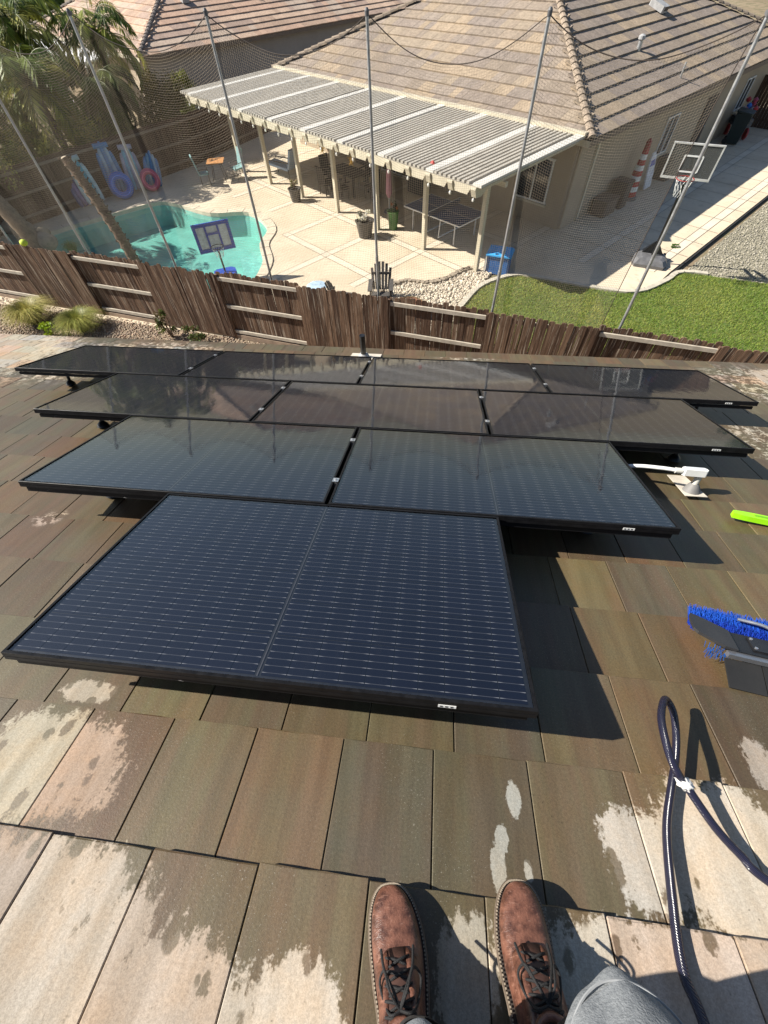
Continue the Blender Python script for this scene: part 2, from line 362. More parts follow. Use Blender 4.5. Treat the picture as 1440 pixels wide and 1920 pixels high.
# ================================================================== OUR HOUSE: roof of flat concrete tiles
house = thing('tiled_house', (0, 0, 0), 'house whose wet flat-tiled roof carries the black solar panels', 'house')
roof = MB().box((-1.2, 2.2, -.085), (16.5, 8.2, .03)).build('roof', M('roof_felt', (.02, .02, .02), .9), house, RO, RROT)
EXPO, TW, TT = .3590, .303, .033
NC = 18                                                    # last course ends at the eave
def roof_tile_mat():
    m = bpy.data.materials.new('concrete_roof_tile'); t = NT(m)
    P = t.coord('Object', roof); tint = t.attr()
    sx = t.n('ShaderNodeSeparateXYZ', {0: P}); u, v = sx.outputs[0], sx.outputs[1]
    flat = t.n('ShaderNodeCombineXYZ', {0: u, 1: v}).outputs[0]
    off = t.vm('MULTIPLY', tint, (91., 57., 0.))
    q = t.vm('ADD', flat, off)
    # streaks running down the slope, mottling, granules
    st = t.noise(t.vm('MULTIPLY', q, (17., 1.5, 1.)), 1., 4, .6)
    mo = t.noise(q, 5., 5, .65)
    gr = t.m('ADD', t.m('MULTIPLY', t.noise(flat, 330., 3, .8), .5), t.m('MULTIPLY', t.noise(flat, 130., 3, .75), .5))
    dry = t.mix(t.ss(st, .3, .7), t.mix(1., tint, (.64, .605, .555), 'MULTIPLY'), t.mix(1., tint, (.84, .815, .78), 'MULTIPLY'))
    dry = t.mix(t.ss(mo, .35, .7), dry, t.mix(1., dry, (1.08, .97, .86), 'MULTIPLY'))
    gk = t.ss(gr, .34, .66, .78, 1.22); dry = t.mix(1., dry, t.n('ShaderNodeCombineColor', {0: gk, 1: gk, 2: gk}).outputs[0], 'MULTIPLY')
    # wet colour: darker and more saturated, olive to brown
    hue = t.ss(t.noise(t.vm('MULTIPLY', q, (9., .7, 1.)), 1., 3, .55), .36, .64)
    pit = t.m('MULTIPLY', t.ss(t.vor(t.vm('ADD', flat, t.vm('MULTIPLY', t.n('ShaderNodeTexNoise', {'Vector': flat, 'Scale': 90.}).outputs[1], (.01, .01, 0))), 42.), .05, .13, 1., 0.), t.ss(t.noise(flat, 7., 2), .5, .62))
    dry = t.mix(t.m('MULTIPLY', pit, .6), dry, (.10, .085, .065))
    wetm = t.mix(hue, (.27, .248, .16), (.285, .222, .155))
    wet = t.mix(1., dry, wetm, 'MULTIPLY')
    spk = t.ss(t.noise(flat, 170., 2, .9), .62, .72)
    spz = t.ss(t.noise(flat, 2.6, 3), .42, .62)
    wet = t.mix(t.m('MULTIPLY', t.m('MULTIPLY', spk, spz), .6), wet, (.36, .34, .29))
    # dry islands: ellipses in roof coordinates broken up by noise
    wob = t.noise(t.vm('MULTIPLY', flat, (1.5, .7, 1.)), 8., 5, .66); wob2 = t.noise(t.vm('MULTIPLY', flat, (1.4, .7, 1.)), 34., 4, .6)
    d = None
    for cu, cv, ru, rv in DRY:
        e = t.vm('LENGTH', t.vm('MULTIPLY', t.vm('SUBTRACT', flat, (cu, cv, 0)), (1/ru, 1/rv, 0)))
        d = e if d is None else t.m('MINIMUM', d, e)
    f = t.m('ADD', d, t.m('ADD', t.m('MULTIPLY', t.m('SUBTRACT', wob, .5), .9), t.m('ADD', t.m('MULTIPLY', t.m('SUBTRACT', wob2, .5), .75), t.m('MULTIPLY', t.m('SUBTRACT', t.noise(flat, 110., 3, .6), .5), .55))))
    dm = t.ss(f, .86, 1.04, 1., 0.)
    # splash drops inside dry areas
    vo = t.n('ShaderNodeTexVoronoi', {'Vector': t.vm('MULTIPLY', t.vm('ADD', flat, t.vm('MULTIPLY', t.n('ShaderNodeTexNoise', {'Vector': flat, 'Scale': 30.}).outputs[1], (.02, .02, 0))), (1.25, .8, 1)), 'Scale': 14.}, feature='F1')
    rad = t.ss(t.n('ShaderNodeSeparateColor', {0: vo.outputs['Color']}).outputs[0], .15, 1., 0., .40)
    near = t.ss(f, .2, .8, .25, 1.0)
    drop = t.ss(t.m('SUBTRACT', vo.outputs['Distance'], t.m('MULTIPLY', rad, near)), -.06, .03, 1., 0.)
    drop = t.m('MULTIPLY', drop, t.ss(f, .05, .45))
    # flaky drying specks near the eave corners
    fl = t.ss(t.noise(t.vm('MULTIPLY', flat, (7., 7., 1.)), 1.6, 5, .75), .5, .56)
    fz = None
    for cu, cv, ru, rv in FLAKE:
        e = t.ss(t.vm('LENGTH', t.vm('MULTIPLY', t.vm('SUBTRACT', flat, (cu, cv, 0)), (1/ru, 1/rv, 0))), .6, 1.1, 1., 0.)
        fz = e if fz is None else t.m('MAXIMUM', fz, e)
    drym = t.m('MAXIMUM', t.m('MULTIPLY', dm, t.m('SUBTRACT', 1., t.m('MULTIPLY', drop, .85))), t.m('MULTIPLY', fl, fz), clamp=True)
    c = t.mix(drym, wet, dry)
    t.p(base=c, rough=t.ss(drym, 0., 1., .46, .9), spec=t.ss(drym, 0., 1., .5, .2))
    hgt = t.m('ADD', t.m('MULTIPLY', gr, .5), t.m('MULTIPLY', t.noise(flat, 120., 4, .7), 1.))
    t.p(normal=t.bump(hgt, .22, .003)); return m
DRY = [(-1.18, .53, .30, .17), (-.95, .16, .42, .20), (-.50, .06, .26, .15), (-.20, .10, .13, .11), (.19, .22, .075, .11), (.70, .50, .115, .13), (.96, .52, .22, .22), (.80, .25, .55, .125), (1.20, .80, .055, .10),
       (.352, .60, .022, .05), (.305, .50, .02, .035), (.288, .43, .022, .06), (.372, .435, .012, .025), (-1.2, .79, .11, .045), (-6.6, 5.2, 1.6, 1.5), (4.6, 5.6, .6, .6), (-.8, -.4, 2, .45), (.8, -.3, 1.5, .4)]
FLAKE = [(-4.9, 5.2, 1.5, 1.2), (-3.9, 6.1, 1.0, .3), (4.1, 5.4, .9, 1.0), (2.9, 3.6, .35, .5), (.5, 6.1, .5, .12), (-2.2, 1.8, .1, .1)]
TILE = roof_tile_mat()
tints = [(.47, .42, .34), (.44, .385, .31), (.52, .475, .40), (.40, .38, .345), (.47, .37, .30), (.40, .395, .34), (.52, .44, .345), (.37, .345, .31), (.45, .43, .375), (.42, .40, .39), (.54, .39, .28), (.37, .385, .395), (.47, .455, .33), (.55, .50, .40)]
warm = [(.50, .43, .345), (.53, .45, .345), (.50, .455, .38), (.48, .40, .335), (.46, .445, .40)]
def make_tile(mb, u0, u1, k, c, jag=False):
    v0, v1 = k*EXPO-.05, (k+1)*EXPO + random.uniform(-.003, .003)
    ch = .0022; g = .0012; u0 += g+random.uniform(0, .0008); u1 -= g+random.uniform(0, .0008)
    dz = random.uniform(-.0015, .0015)
    def wz(v): return -TT*((k+1)*EXPO-v)/EXPO + dz
    nseg = 5 if jag else 1
    us = [u0, u0+ch]+[u0+(u1-u0)*i/nseg for i in range(1, nseg)]+[u1-ch, u1]
    zs = [-ch, 0]+[0]*(nseg-1)+[0, -ch]
    n_ = len(us); vs = []; sk = random.uniform(-.002, .002)
    for r_, vv in enumerate((v0, v1-ch, v1)):
        for i in range(n_):
            j = random.uniform(-.0022, .0022) if (jag and r_ > 0) else 0
            vs.append((us[i], vv+j+sk*(us[i]-u0)/(u1-u0), wz(vv)+zs[i]-(ch if r_ == 2 else 0)))
    b = len(vs)
    for vv in (v0, v1):
        vs += [(u0, vv, wz(vv)-TT), (u1, vv, wz(vv)-TT)]
    fs = [(r_*n_+i, r_*n_+i+1, (r_+1)*n_+i+1, (r_+1)*n_+i) for r_ in range(2) for i in range(n_-1)]
    fs += [tuple(2*n_+i for i in range(n_))+(b+3, b+2), (b, 0, n_, 2*n_, b+2), (3*n_+1, 3*n_+3, 3*n_-1, 2*n_-1, n_-1), (b, b+2, b+3, b+1)]
    mb.add(vs, fs, c)
offs = {0: -.97, 1: .105}
alltiles = []
ROWS = [(-1.3719, .7353, 1), (-2.2695, 1.7792, 2), (-3.0961, 2.8231, 3), (-4.2304, 3.8670, 4)]      # u0, v0, count
PW, PG, PH, PTOP = 1.76, .020, 1.0333, .25
def under(u, v):
    for u0, v0, n_ in ROWS:
        if u0+.1 < u < u0+n_*(PW+PG)-.35 and v0+.25 < v < v0+PH: return True
    return False
for k in range(-3, NC):
    o_ = offs.get(k, random.uniform(0, TW)); vm_ = (k+.5)*EXPO
    lo, hi = -1.6-vm_*1.05-.6, 1.5+vm_*.72
    lo, hi = max(lo, -8.2), min(hi, 6.2)
    i0 = math.floor((lo-o_)/TW)
    for i in range(i0, math.ceil((hi-o_)/TW)+1):
        u0 = o_+i*TW
        c = random.choice(warm if (k <= 0 and u0 < -.3) else tints); s_ = random.uniform(.86, 1.12); c = tuple(x*s_ for x in c)
        g_ = sum(c)/3; c = tuple(x*.68+g_*.32 for x in c); c = (c[0], c[1]*random.uniform(.98, 1.01), c[2]*random.uniform(.95, 1.02))
        mid = rp(u0+TW/2, vm_)-CAM; dep = mid.dot(fw); vis = not under(u0+TW/2, vm_) and dep > .2 and abs(mid.dot(cx)/dep) < .97 and abs(mid.dot(cy)/dep) < 1.28
        alltiles.append((vis, 1/max(dep, .2), u0, k, c))
alltiles.sort(key=lambda a: (-a[0], -a[1]))
rest = MB()
for i, (vis, sz, u0, k, c) in enumerate(alltiles):
    if i < 300 and vis:
        mb = MB(); make_tile(mb, u0, u0+TW, k, c, k < 3); mb.build('roof_tile', TILE, roof)
    else: make_tile(rest, u0, u0+TW, k, c)
tag(rest.build('roof_tiles_beyond', TILE, roof), 'farther flat tiles toward the eave and under the panels', kind='stuff')
# fascia, gutter edge, wall below
eav = rp(0, NC*EXPO)
MB().box((-1.2, NC*EXPO-.02, -.16), (16.5, .03, .14)).build('fascia', BEIGE, house, RO, RROT)
MB().box((-1.2, NC*EXPO+.05, -.10), (16.5, .11, .09)).build('gutter', M('brown_gutter', (.10, .075, .055), .5), house, RO, RROT)
MB().box((-1.2, eav.y-.65, (eav.z-.25)/2), (16, .2, eav.z-.25)).build('wall', BEIGE, house)

# vent pipe through the tiles by the eave
vt = thing('vent_pipe', rp(-.926, 5.90, .0), 'black plumbing vent pipe on pale flashing at the roof eave', 'vent pipe', RROT)
MB().box((0.02, .02, .004), (.42, .34, .006)).build('flashing', M('pale_flashing', (.55, .50, .42), .6), vt)
MB().lathe([(.085, 0), (.075, .03), (.05, .06)], 14).build('collar', M('grey_boot', (.3, .3, .3), .6), vt, smooth=True)
MB().tube([(0, 0, 0), (0, -.13, .31)], .038, 12).build('pipe', BLACK, vt)

# ================================================================== SOLAR PANELS
cellm = bpy.data.materials.new('solar_cell'); t = NT(cellm); P = t.coord('Object')
sx = t.n('ShaderNodeSeparateXYZ', {0: P}); x_, y_ = sx.outputs[0], sx.outputs[1]
CW, CH = (PW-.05-.020)/20, (PH-.046)/6
fr_ = t.m('ABSOLUTE', t.m('SUBTRACT', t.m('FRACT', t.m('ADD', t.m('MULTIPLY', y_, 6/CH), .0)), .5))
line = t.ss(t.m('MULTIPLY', fr_, CH/6), .0007, .0016, 1., 0.)
padx = t.ss(t.m('ABSOLUTE', x_), CW*.24, CW*.46, .24, 1.)
oi = t.n('ShaderNodeObjectInfo').outputs['Random']
cc = t.mix(oi, (.0014, .0019, .0068), (.0022, .0029, .0095))
cc = t.mix(t.m('MULTIPLY', line, padx), cc, (.17, .175, .19))
t.p(base=cc, rough=.45, spec=.2)
back = M('black_backsheet', (.005, .0052, .0065), .5, 0, .1, 20)
gm = bpy.data.materials.new('panel_glass'); t = NT(gm); P = t.coord('Object')
P = t.vm('ADD', P, t.n('ShaderNodeCombineXYZ', {0: t.m('MULTIPLY', t.rnd(), 50.)}).outputs[0])
nrm = t.bump(t.m('ADD', t.noise(t.vm('MULTIPLY', P, (1., .6, 1.)), 14., 3, .5), t.m('MULTIPLY', t.noise(P, 60., 2, .5), .25)), .035, .01)
gl = t.n('ShaderNodeBsdfGlossy', {'Roughness': .01, 'Normal': nrm}); tp = t.n('ShaderNodeBsdfTransparent')
dif = t.n('ShaderNodeBsdfDiffuse', {'Color': (.35, .35, .34, 1)})
film = t.m('MULTIPLY', t.m('MULTIPLY', t.ss(t.noise(t.vm('MULTIPLY', P, (7., .9, 1.)), 1.3, 6, .7), .48, .78), t.ss(t.noise(P, 1.7, 3), .4, .65)), .010)
tpd = t.n('ShaderNodeMixShader', {0: film, 1: tp.outputs[0], 2: dif.outputs[0]})
frn = t.schlick(.105, nrm)
mx = t.n('ShaderNodeMixShader', {0: frn, 1: tpd.outputs[0], 2: gl.outputs[0]}); t.t.links.new(mx.outputs[0], t.out.inputs[0])
# shared panel meshes, origin at panel centre underside of frame
hw, hh, FT, LIP = PW/2, PH/2, .036, .011
def frame_mesh():
    mb = MB()
    o4 = [(-hw, -hh), (hw, -hh), (hw, hh), (-hw, hh)]; i4 = [(-hw+LIP, -hh+LIP), (hw-LIP, -hh+LIP), (hw-LIP, hh-LIP), (-hw+LIP, hh-LIP)]
    b4 = [(-hw+.03, -hh+.03), (hw-.03, -hh+.03), (hw-.03, hh-.03), (-hw+.03, hh-.03)]
    o5 = [(x*(1-.0015/hw), y*(1-.0015/hh)) for x, y in o4]
    rings = [[(x, y, 0) for x, y in b4], [(x, y, 0) for x, y in o4], [(x, y, FT*.42) for x, y in o4], [(x, y, FT*.42) for x, y in o5], [(x, y, FT*.5) for x, y in o5], [(x, y, FT*.5) for x, y in o4], [(x, y, FT-.0015) for x, y in o4], [(x, y, FT) for x, y in o5], [(x, y, FT) for x, y in i4], [(x, y, FT-.004) for x, y in i4]]
    mb.add([p for r_ in rings for p in r_], [(k*4+i, k*4+(i+1) % 4, (k+1)*4+(i+1) % 4, (k+1)*4+i) for k in range(len(rings)-1) for i in range(4)])
    return mb.mesh('frame', FRAME)
FM = frame_mesh()
gw, gh = PW-2*LIP, PH-2*LIP
GM = MB().add([(-gw/2, -gh/2, 0), (gw/2, -gh/2, 0), (gw/2, gh/2, 0), (-gw/2, gh/2, 0)], [(0, 1, 2, 3)]).mesh('glass', gm)
BMs = MB().box((0, 0, 0), (gw, gh, .002)).mesh('backsheet', back)
c_ = .0012; a_, b_ = CW/2-.0014, CH/2-.0016; cf = .006
CM = MB().add([(-a_, -b_, 0), (a_, -b_, 0), (a_, b_, 0), (-a_, b_, 0)], [(0, 1, 2, 3)]).mesh('cell', cellm)
STK = MB().box((0, 0, 0), (.055, .0015, .012)).mesh('sticker', WHITE)
txtm = M('sticker_print', (.06, .06, .06), .6)
where = {0: ['the single panel nearest the boots'], 1: ['left panel in the row of two', 'right panel in the row of two'],
         2: ['left panel in the row of three', 'middle panel in the row of three', 'right panel in the row of three'],
         3: ['leftmost panel in the far row of four at the eave', 'second panel from the left in the far row of four', 'third panel from the left in the far row of four', 'rightmost panel in the far row of four at the eave']}
def tilt(): return random.uniform(-.0015, .0015)
for ri, (u0, v0, n_) in enumerate(ROWS):
    for i in range(n_):
        p = rp(u0+PG/2+i*(PW+PG)+hw, v0+hh, PTOP-FT)
        lab = 'black solar panel, ' + where[ri][i]
        pan = thing('solar_panel', p, lab, 'solar panel', (RROT[0]+tilt(), tilt(), 0), 'solar panels stepped on the tiled roof')
        ob('frame', FM, pan); ob('glass', GM, pan, (0, 0, FT-.0042)); ob('backsheet', BMs, pan, (0, 0, FT-.010))
        for ix in range(20):
            for iy in range(6):
                cxp = -hw+.025+CW*(ix+.5)+(.020 if ix >= 10 else 0); cyp = -hh+.023+CH*(iy+.5)
                ob('cell', CM, pan, (cxp, cyp, FT-.0075))
        MB().box((0, 0, FT-.0070), (.0045, gh-.02, .0006)).build('centre_ribbon', M('grey_ribbon', (.035, .035, .04), .5), pan)
        if i == n_-1:
            st = ob('sticker', STK, pan, (hw-(.24 if ri else .27), -hh-.0012, .013)); 
            for s_ in range(3): MB().box((-.018+.016*s_, -.0012, 0), (.008, .0006, .006)).build('print', txtm, st)
    # two rails per row, with mid clamps, end caps and feet
    for rr, vv in enumerate((v0+.24, v0+.80)):
        uw = n_*(PW+PG)
        rl = thing('mounting_rail', rp(u0+.04, vv, PTOP-FT-.054), ['black rail under the near edge of', 'black rail under the far edge of'][rr]+' '+['the single front panel', 'the row of two panels', 'the row of three panels', 'the far row of four panels'][ri], 'mounting rail', RROT, 'panel mounting rails')
        MB().box((uw/2-.04, 0, .028), (uw-.10, .035, .05)).build('rail', FRAME, rl)
        for i in range(1, n_):
            x = i*(PW+PG)-.04+PG*.0
            cl = MB(); cl.box((x, 0, .058), (.018, .04, .06)); cl.box((x, 0, .0945), (.034, .042, .004)); cl.build('mid_clamp', ALU, rl)
            b = MB(); b.lathe([(.007, .0965), (.007, .103), (.004, .104)], 6, (x, 0, 0)); b.build('clamp_bolt', STEEL, rl)
        nf = max(2, int(uw/1.2)+1)
        for i in range(nf):
            x = .25+(uw-.6)*i/(nf-1)
            zf = -(PTOP-FT-.054); f_ = MB(); f_.tube([(x, .06, zf-.02), (x, .06, -.01)], .016, 10); f_.box((x, .035, .0), (.045, .09, .012)); f_.lathe([(.05, zf), (.045, zf+.02), (.02, zf+.045)], 12, (x, .06, 0)); f_.build('foot', M('dark_foot', (.03, .03, .03), .4, .5), rl)
    MB()
# skirt strip below the near edge of the front panel carries dried suds
sud = bpy.data.materials.new('dried_suds_on_black'); t = NT(sud); P = t.coord('Object')
t.p(base=t.mix(t.ss(t.noise(t.vm('MULTIPLY', P, (9, 40, 40)), 1., 6, .75), .66, .70), (.010, .010, .011), (.25, .24, .23)), rough=.5, spec=.15)
for nm, ri in (('front panel', 0), ('row of two panels', 1), ('row of three panels', 2), ('far row of four panels', 3)):
    u0, v0, n_ = ROWS[ri]; uw = n_*(PW+PG)
    sk = MB().box((uw/2, 0, 0), (uw-.06, .012, .026)).build('panel_skirt', sud, None, rp(u0, v0+.018, PTOP-FT-.022), RROT)
    tag(sk, 'black trim strip under the near edge of the '+nm, 'trim strip', 'trim strips under the panel rows')

# ------------------------------------------------------------------ conduit, brush, pole, hose on the roof
cn = thing('conduit_fitting', rp(1.823, 2.62, 0), 'white conduit elbow box with grey pipe boot beside the panels', 'conduit', RROT)
MB().add([(-.06, .22, .004), (.06, .22, .004), (.07, -.07, .004), (-.07, -.07, .004), (-.06, .22, .008), (.06, .22, .008), (.07, -.07, .008), (-.07, -.07, .008)], [(4, 7, 6, 5), (0, 1, 5, 4), (1, 2, 6, 5), (2, 3, 7, 6), (3, 0, 4, 7)]).build('flashing_plate', M('pale_flashing', (.55, .5, .42), .6), cn)
MB().lathe([(.055, .006), (.05, .02), (.032, .055), (.024, .065)], 16).build('pipe_boot', M('grey_rubber', (.16, .155, .15), .6), cn, smooth=True)
MB().tube([(0, 0, .03), (.0, -.005, .14)], .020, 12).build('riser', M('grey_pvc', (.5, .49, .45), .5), cn)
bx = MB().box((-.045, -.01, .155), (.15, .048, .045), (0, 0, -.06), ch=.012).build('elbow_box', WHITE, cn)
MB().box((-.045, -.01, .1795), (.12, .034, .004), (0, 0, -.06)).build('box_lid', M('white_lid', (.6, .62, .64), .35), cn)
MB().tube([(-.12, -.006, .155), (-.16, 0, .155)], .019, 12).build('coupling', M('grey_pvc', (.5, .49, .45), .5), cn)
MB().tube(spline([(-.15, 0, .155), (-.24, .03, .15), (-.36, .08, .13), (-.55, .12, .09), (-.8, .12, .06)]), .013, 10).build('flexible_conduit', WHITE, cn)

gp = thing('green_pole', rp(1.93, 2.325, .03), 'lime green pole end lying on tiles at the right edge', 'pole', (RROT[0], 0, R(-11)))
mb = MB(); pr_ = [(-.02, -.022), (.02, -.028), (.06, -.03), (.9, -.03), (.9, .03), (.05, .03), (-.01, .02)]; mb.prism(pr_, -.02, .012)
lime = M('lime_plastic', (.30, .72, .01), .4, 0, .1, 12); mb.build('shaft', lime, gp)
MB().box((.35, 0, .013), (.5, .018, .004)).build('groove', M('dark_lime', (.15, .42, .01), .5), gp)

br = thing('cleaning_brush', rp(1.165, 1.262, .0), 'black solar cleaning brush head with blue bristles lying on tiles', 'brush', (RROT[0], 0, R(-9)))
cut = MB(); cut.prism([(-.01, .07), (-.012, .02), (0, .0), (.08, -.05), (.125, -.055), (.125, .045), (.05, .085), (0, .105)], .085, .098)
cut.build('end_plate', M('black_plate', (.028, .028, .03), .45), br)
MB().box((.42, -.005, .085), (.6, .10, .012)).build('back_plate', BLACK, br)
MB().box((.45, .0, .094), (.52, .07, .006)).build('label_plate', M('satin_black', (.014, .014, .016), .3), br)
for x, y in ((.20, .025), (.20, -.022), (.69, .02)): MB().lathe([(.006, .097), (.006, .100), (.003, .101)], 8, (x, y, 0)).build('screw', ALU, br)
MB().box((.42, -.066, .075), (.66, .022, .02)).build('channel', M('dull_aluminium', (.35, .36, .38), .35, .8), br)
for i in range(5):
    MB().box((.15+.135*i, -.125, .035), (.130, .115, .006), (R(22), 0, 0)).build('rubber_flap', M('black_rubber', (.012, .012, .012), .7), br)
mb = MB(); mb.bar((.36, .03, .098), (.33, .06, .115), .025, .004); mb.box((.362, .015, .098), (.028, .045, .004)); mb.build('bracket', ALU, br)
mb = MB(); mb.tube(spline([(.18, .115, .11), (.26, .09, .125), (.34, .06, .118), (.5, .055, .12), (.7, .055, .12)]), .007, 8); mb.build('spray_bar', ALU, br)
def bristles(name, x0, x1, y0, z0, dy, dz, n_, c, L=.055):
    mb = MB()
    for i in range(n_):
        x = random.uniform(x0, x1); yy = y0+random.uniform(-.03, .03); a = Vector((x, yy, z0)); l_ = L*random.uniform(.8, 1.15)
        b = a+Vector((random.uniform(-.012, .012), dy*l_, dz*l_)); s_ = random.uniform(.7, 1.25)
        q = Vector((.0014, 0, 0)); mb.add([a-q, a+q, b+q*.6, b-q*.6], [(0, 1, 2, 3)], tuple(min(1, k*s_) for k in c))
        q = Vector((0, 0, .0014)); mb.add([a-q, a+q, b+q*.6, b-q*.6], [(0, 1, 2, 3)], tuple(min(1, k*s_) for k in c))
    return tag(mb.build(name, M('bristle', (1, 1, 1), .5, attr=True, var=.05), br), kind='stuff')
bristles('blue_bristles', .02, .36, .10, .05, .75, .75, 1700, (.012, .085, .46))
bristles('blue_bristles', .03, .11, -.035, .06, -.3, -1., 40, (.01, .10, .4), .03)
bristles('blue_bristles', .0, .42, .075, .055, .3, .55, 900, (.008, .04, .35), .06)
bristles('pink_bristles', .34, .46, .10, .05, .75, .75, 500, (.75, .05, .28))
bristles('blue_bristles', .46, .70, .10, .05, .75, .75, 900, (.012, .085, .46))

hs = thing('hose', rp(.72, .35, 0), 'dark navy braided water hose looping up from the tiles', 'hose', RROT)
def hl(p): return Vector((p[0]-.72, p[1]-.35, p[2]))
hm = bpy.data.materials.new('braided_hose'); t = NT(hm); P = t.coord('Object')
br_ = t.n('ShaderNodeTexWave', {'Vector': P, 'Scale': 95., 'Distortion': .6}, bands_direction='DIAGONAL').outputs[0]
t.p(base=t.mix(br_, (.006, .006, .012), (.022, .022, .05)), rough=.22, spec=.6, normal=t.bump(br_, .5, .003))
path = spline([hl(p) for p in [(.70, -.05, .016), (.694, .199, .016), (.685, .276, .018), (.714, .39, .018), (.769, .555, .02), (.826, .667, .03), (.872, .748, .035), (.906, .829, .05), (.915, .896, .08), (.893, .921, .11), (.858, .889, .135), (.817, .817, .15), (.799, .726, .145), (.812, .679, .12), (.841, .652, .09), (.894, .572, .05), (.948, .52, .022), (.989, .472, .018), (1.2, .33, .016), (1.5, .2, .016)]], 10)
MB().tube(path, .0115, 12).build('tube', hm, hs)
tp_ = bpy.data.meshes.new('tape'); bm = bmesh.new(); bmesh.ops.create_icosphere(bm, subdivisions=3, radius=1)
for v in bm.verts:
    k = 1+.28*math.sin(v.co.x*9+v.co.y*5)*math.cos(v.co.z*8+v.co.y*7); v.co = Vector((v.co.x*.024*k, v.co.y*.017*k, v.co.z*.016*k))
bm.to_mesh(tp_); bm.free(); tp_.materials.append(M('white_tape', (.7, .7, .68), .35, 0, .1, 40, .3, 120)); tp_.polygons.foreach_set('use_smooth', [True]*len(tp_.polygons))
ob('tape', tp_, hs, hl((.836, .658, .094)), (0, .2, -.6))

# ================================================================== PERSON (boots at the bottom of the picture)
per = thing('person', rp(.18, .2, 0), 'person in scuffed brown leather shoes and grey shorts standing on roof', 'person')
leather = bpy.data.materials.new('scuffed_leather'); t = NT(leather); P = t.coord('Object')
n1 = t.noise(P, 22, 6, .65); n2 = t.noise(t.vm('MULTIPLY', P, (1, 2.4, 1)), 60, 4, .7)
c = t.mix(t.ss(n1, .35, .65), (.045, .018, .012), (.165, .07, .045))
c = t.mix(t.m('MULTIPLY', t.ss(n2, .55, .70), .6), c, (.24, .125, .09))
c = t.mix(t.m('MULTIPLY', t.ss(t.vor(P, 34.), .0, .12, 1., 0.), .8), c, (.20, .018, .015))
t.p(base=c, rough=t.ss(n1, .2, .8, .26, .5), spec=.5, normal=t.bump(t.m('ADD', t.m('MULTIPLY', n2, .6), t.noise(P, 180, 3, .6)), .35, .004))
welt = M('tan_welt', (.11, .082, .058), .7, 0, .25, 60, .2, 200)
lacem = M('black_lace', (.010, .010, .011), .75, 0, .3, 200, .4, 600)
lining = M('dark_lining', (.02, .014, .012), .8)
SEC = [(.178, .008, .022, .036), (.172, .024, .016, .048), (.155, .040, .012, .058), (.125, .0525, .010, .066), (.085, .059, .010, .072), (.045, .059, .010, .084), (.005, .056, .010, .104), (-.035, .050, .010, .122), (-.07, .048, .010, .134), (-.105, .047, .010, .138), (-.14, .043, .010, .138), (-.165, .032, .012, .130), (-.178, .014, .02, .115)]
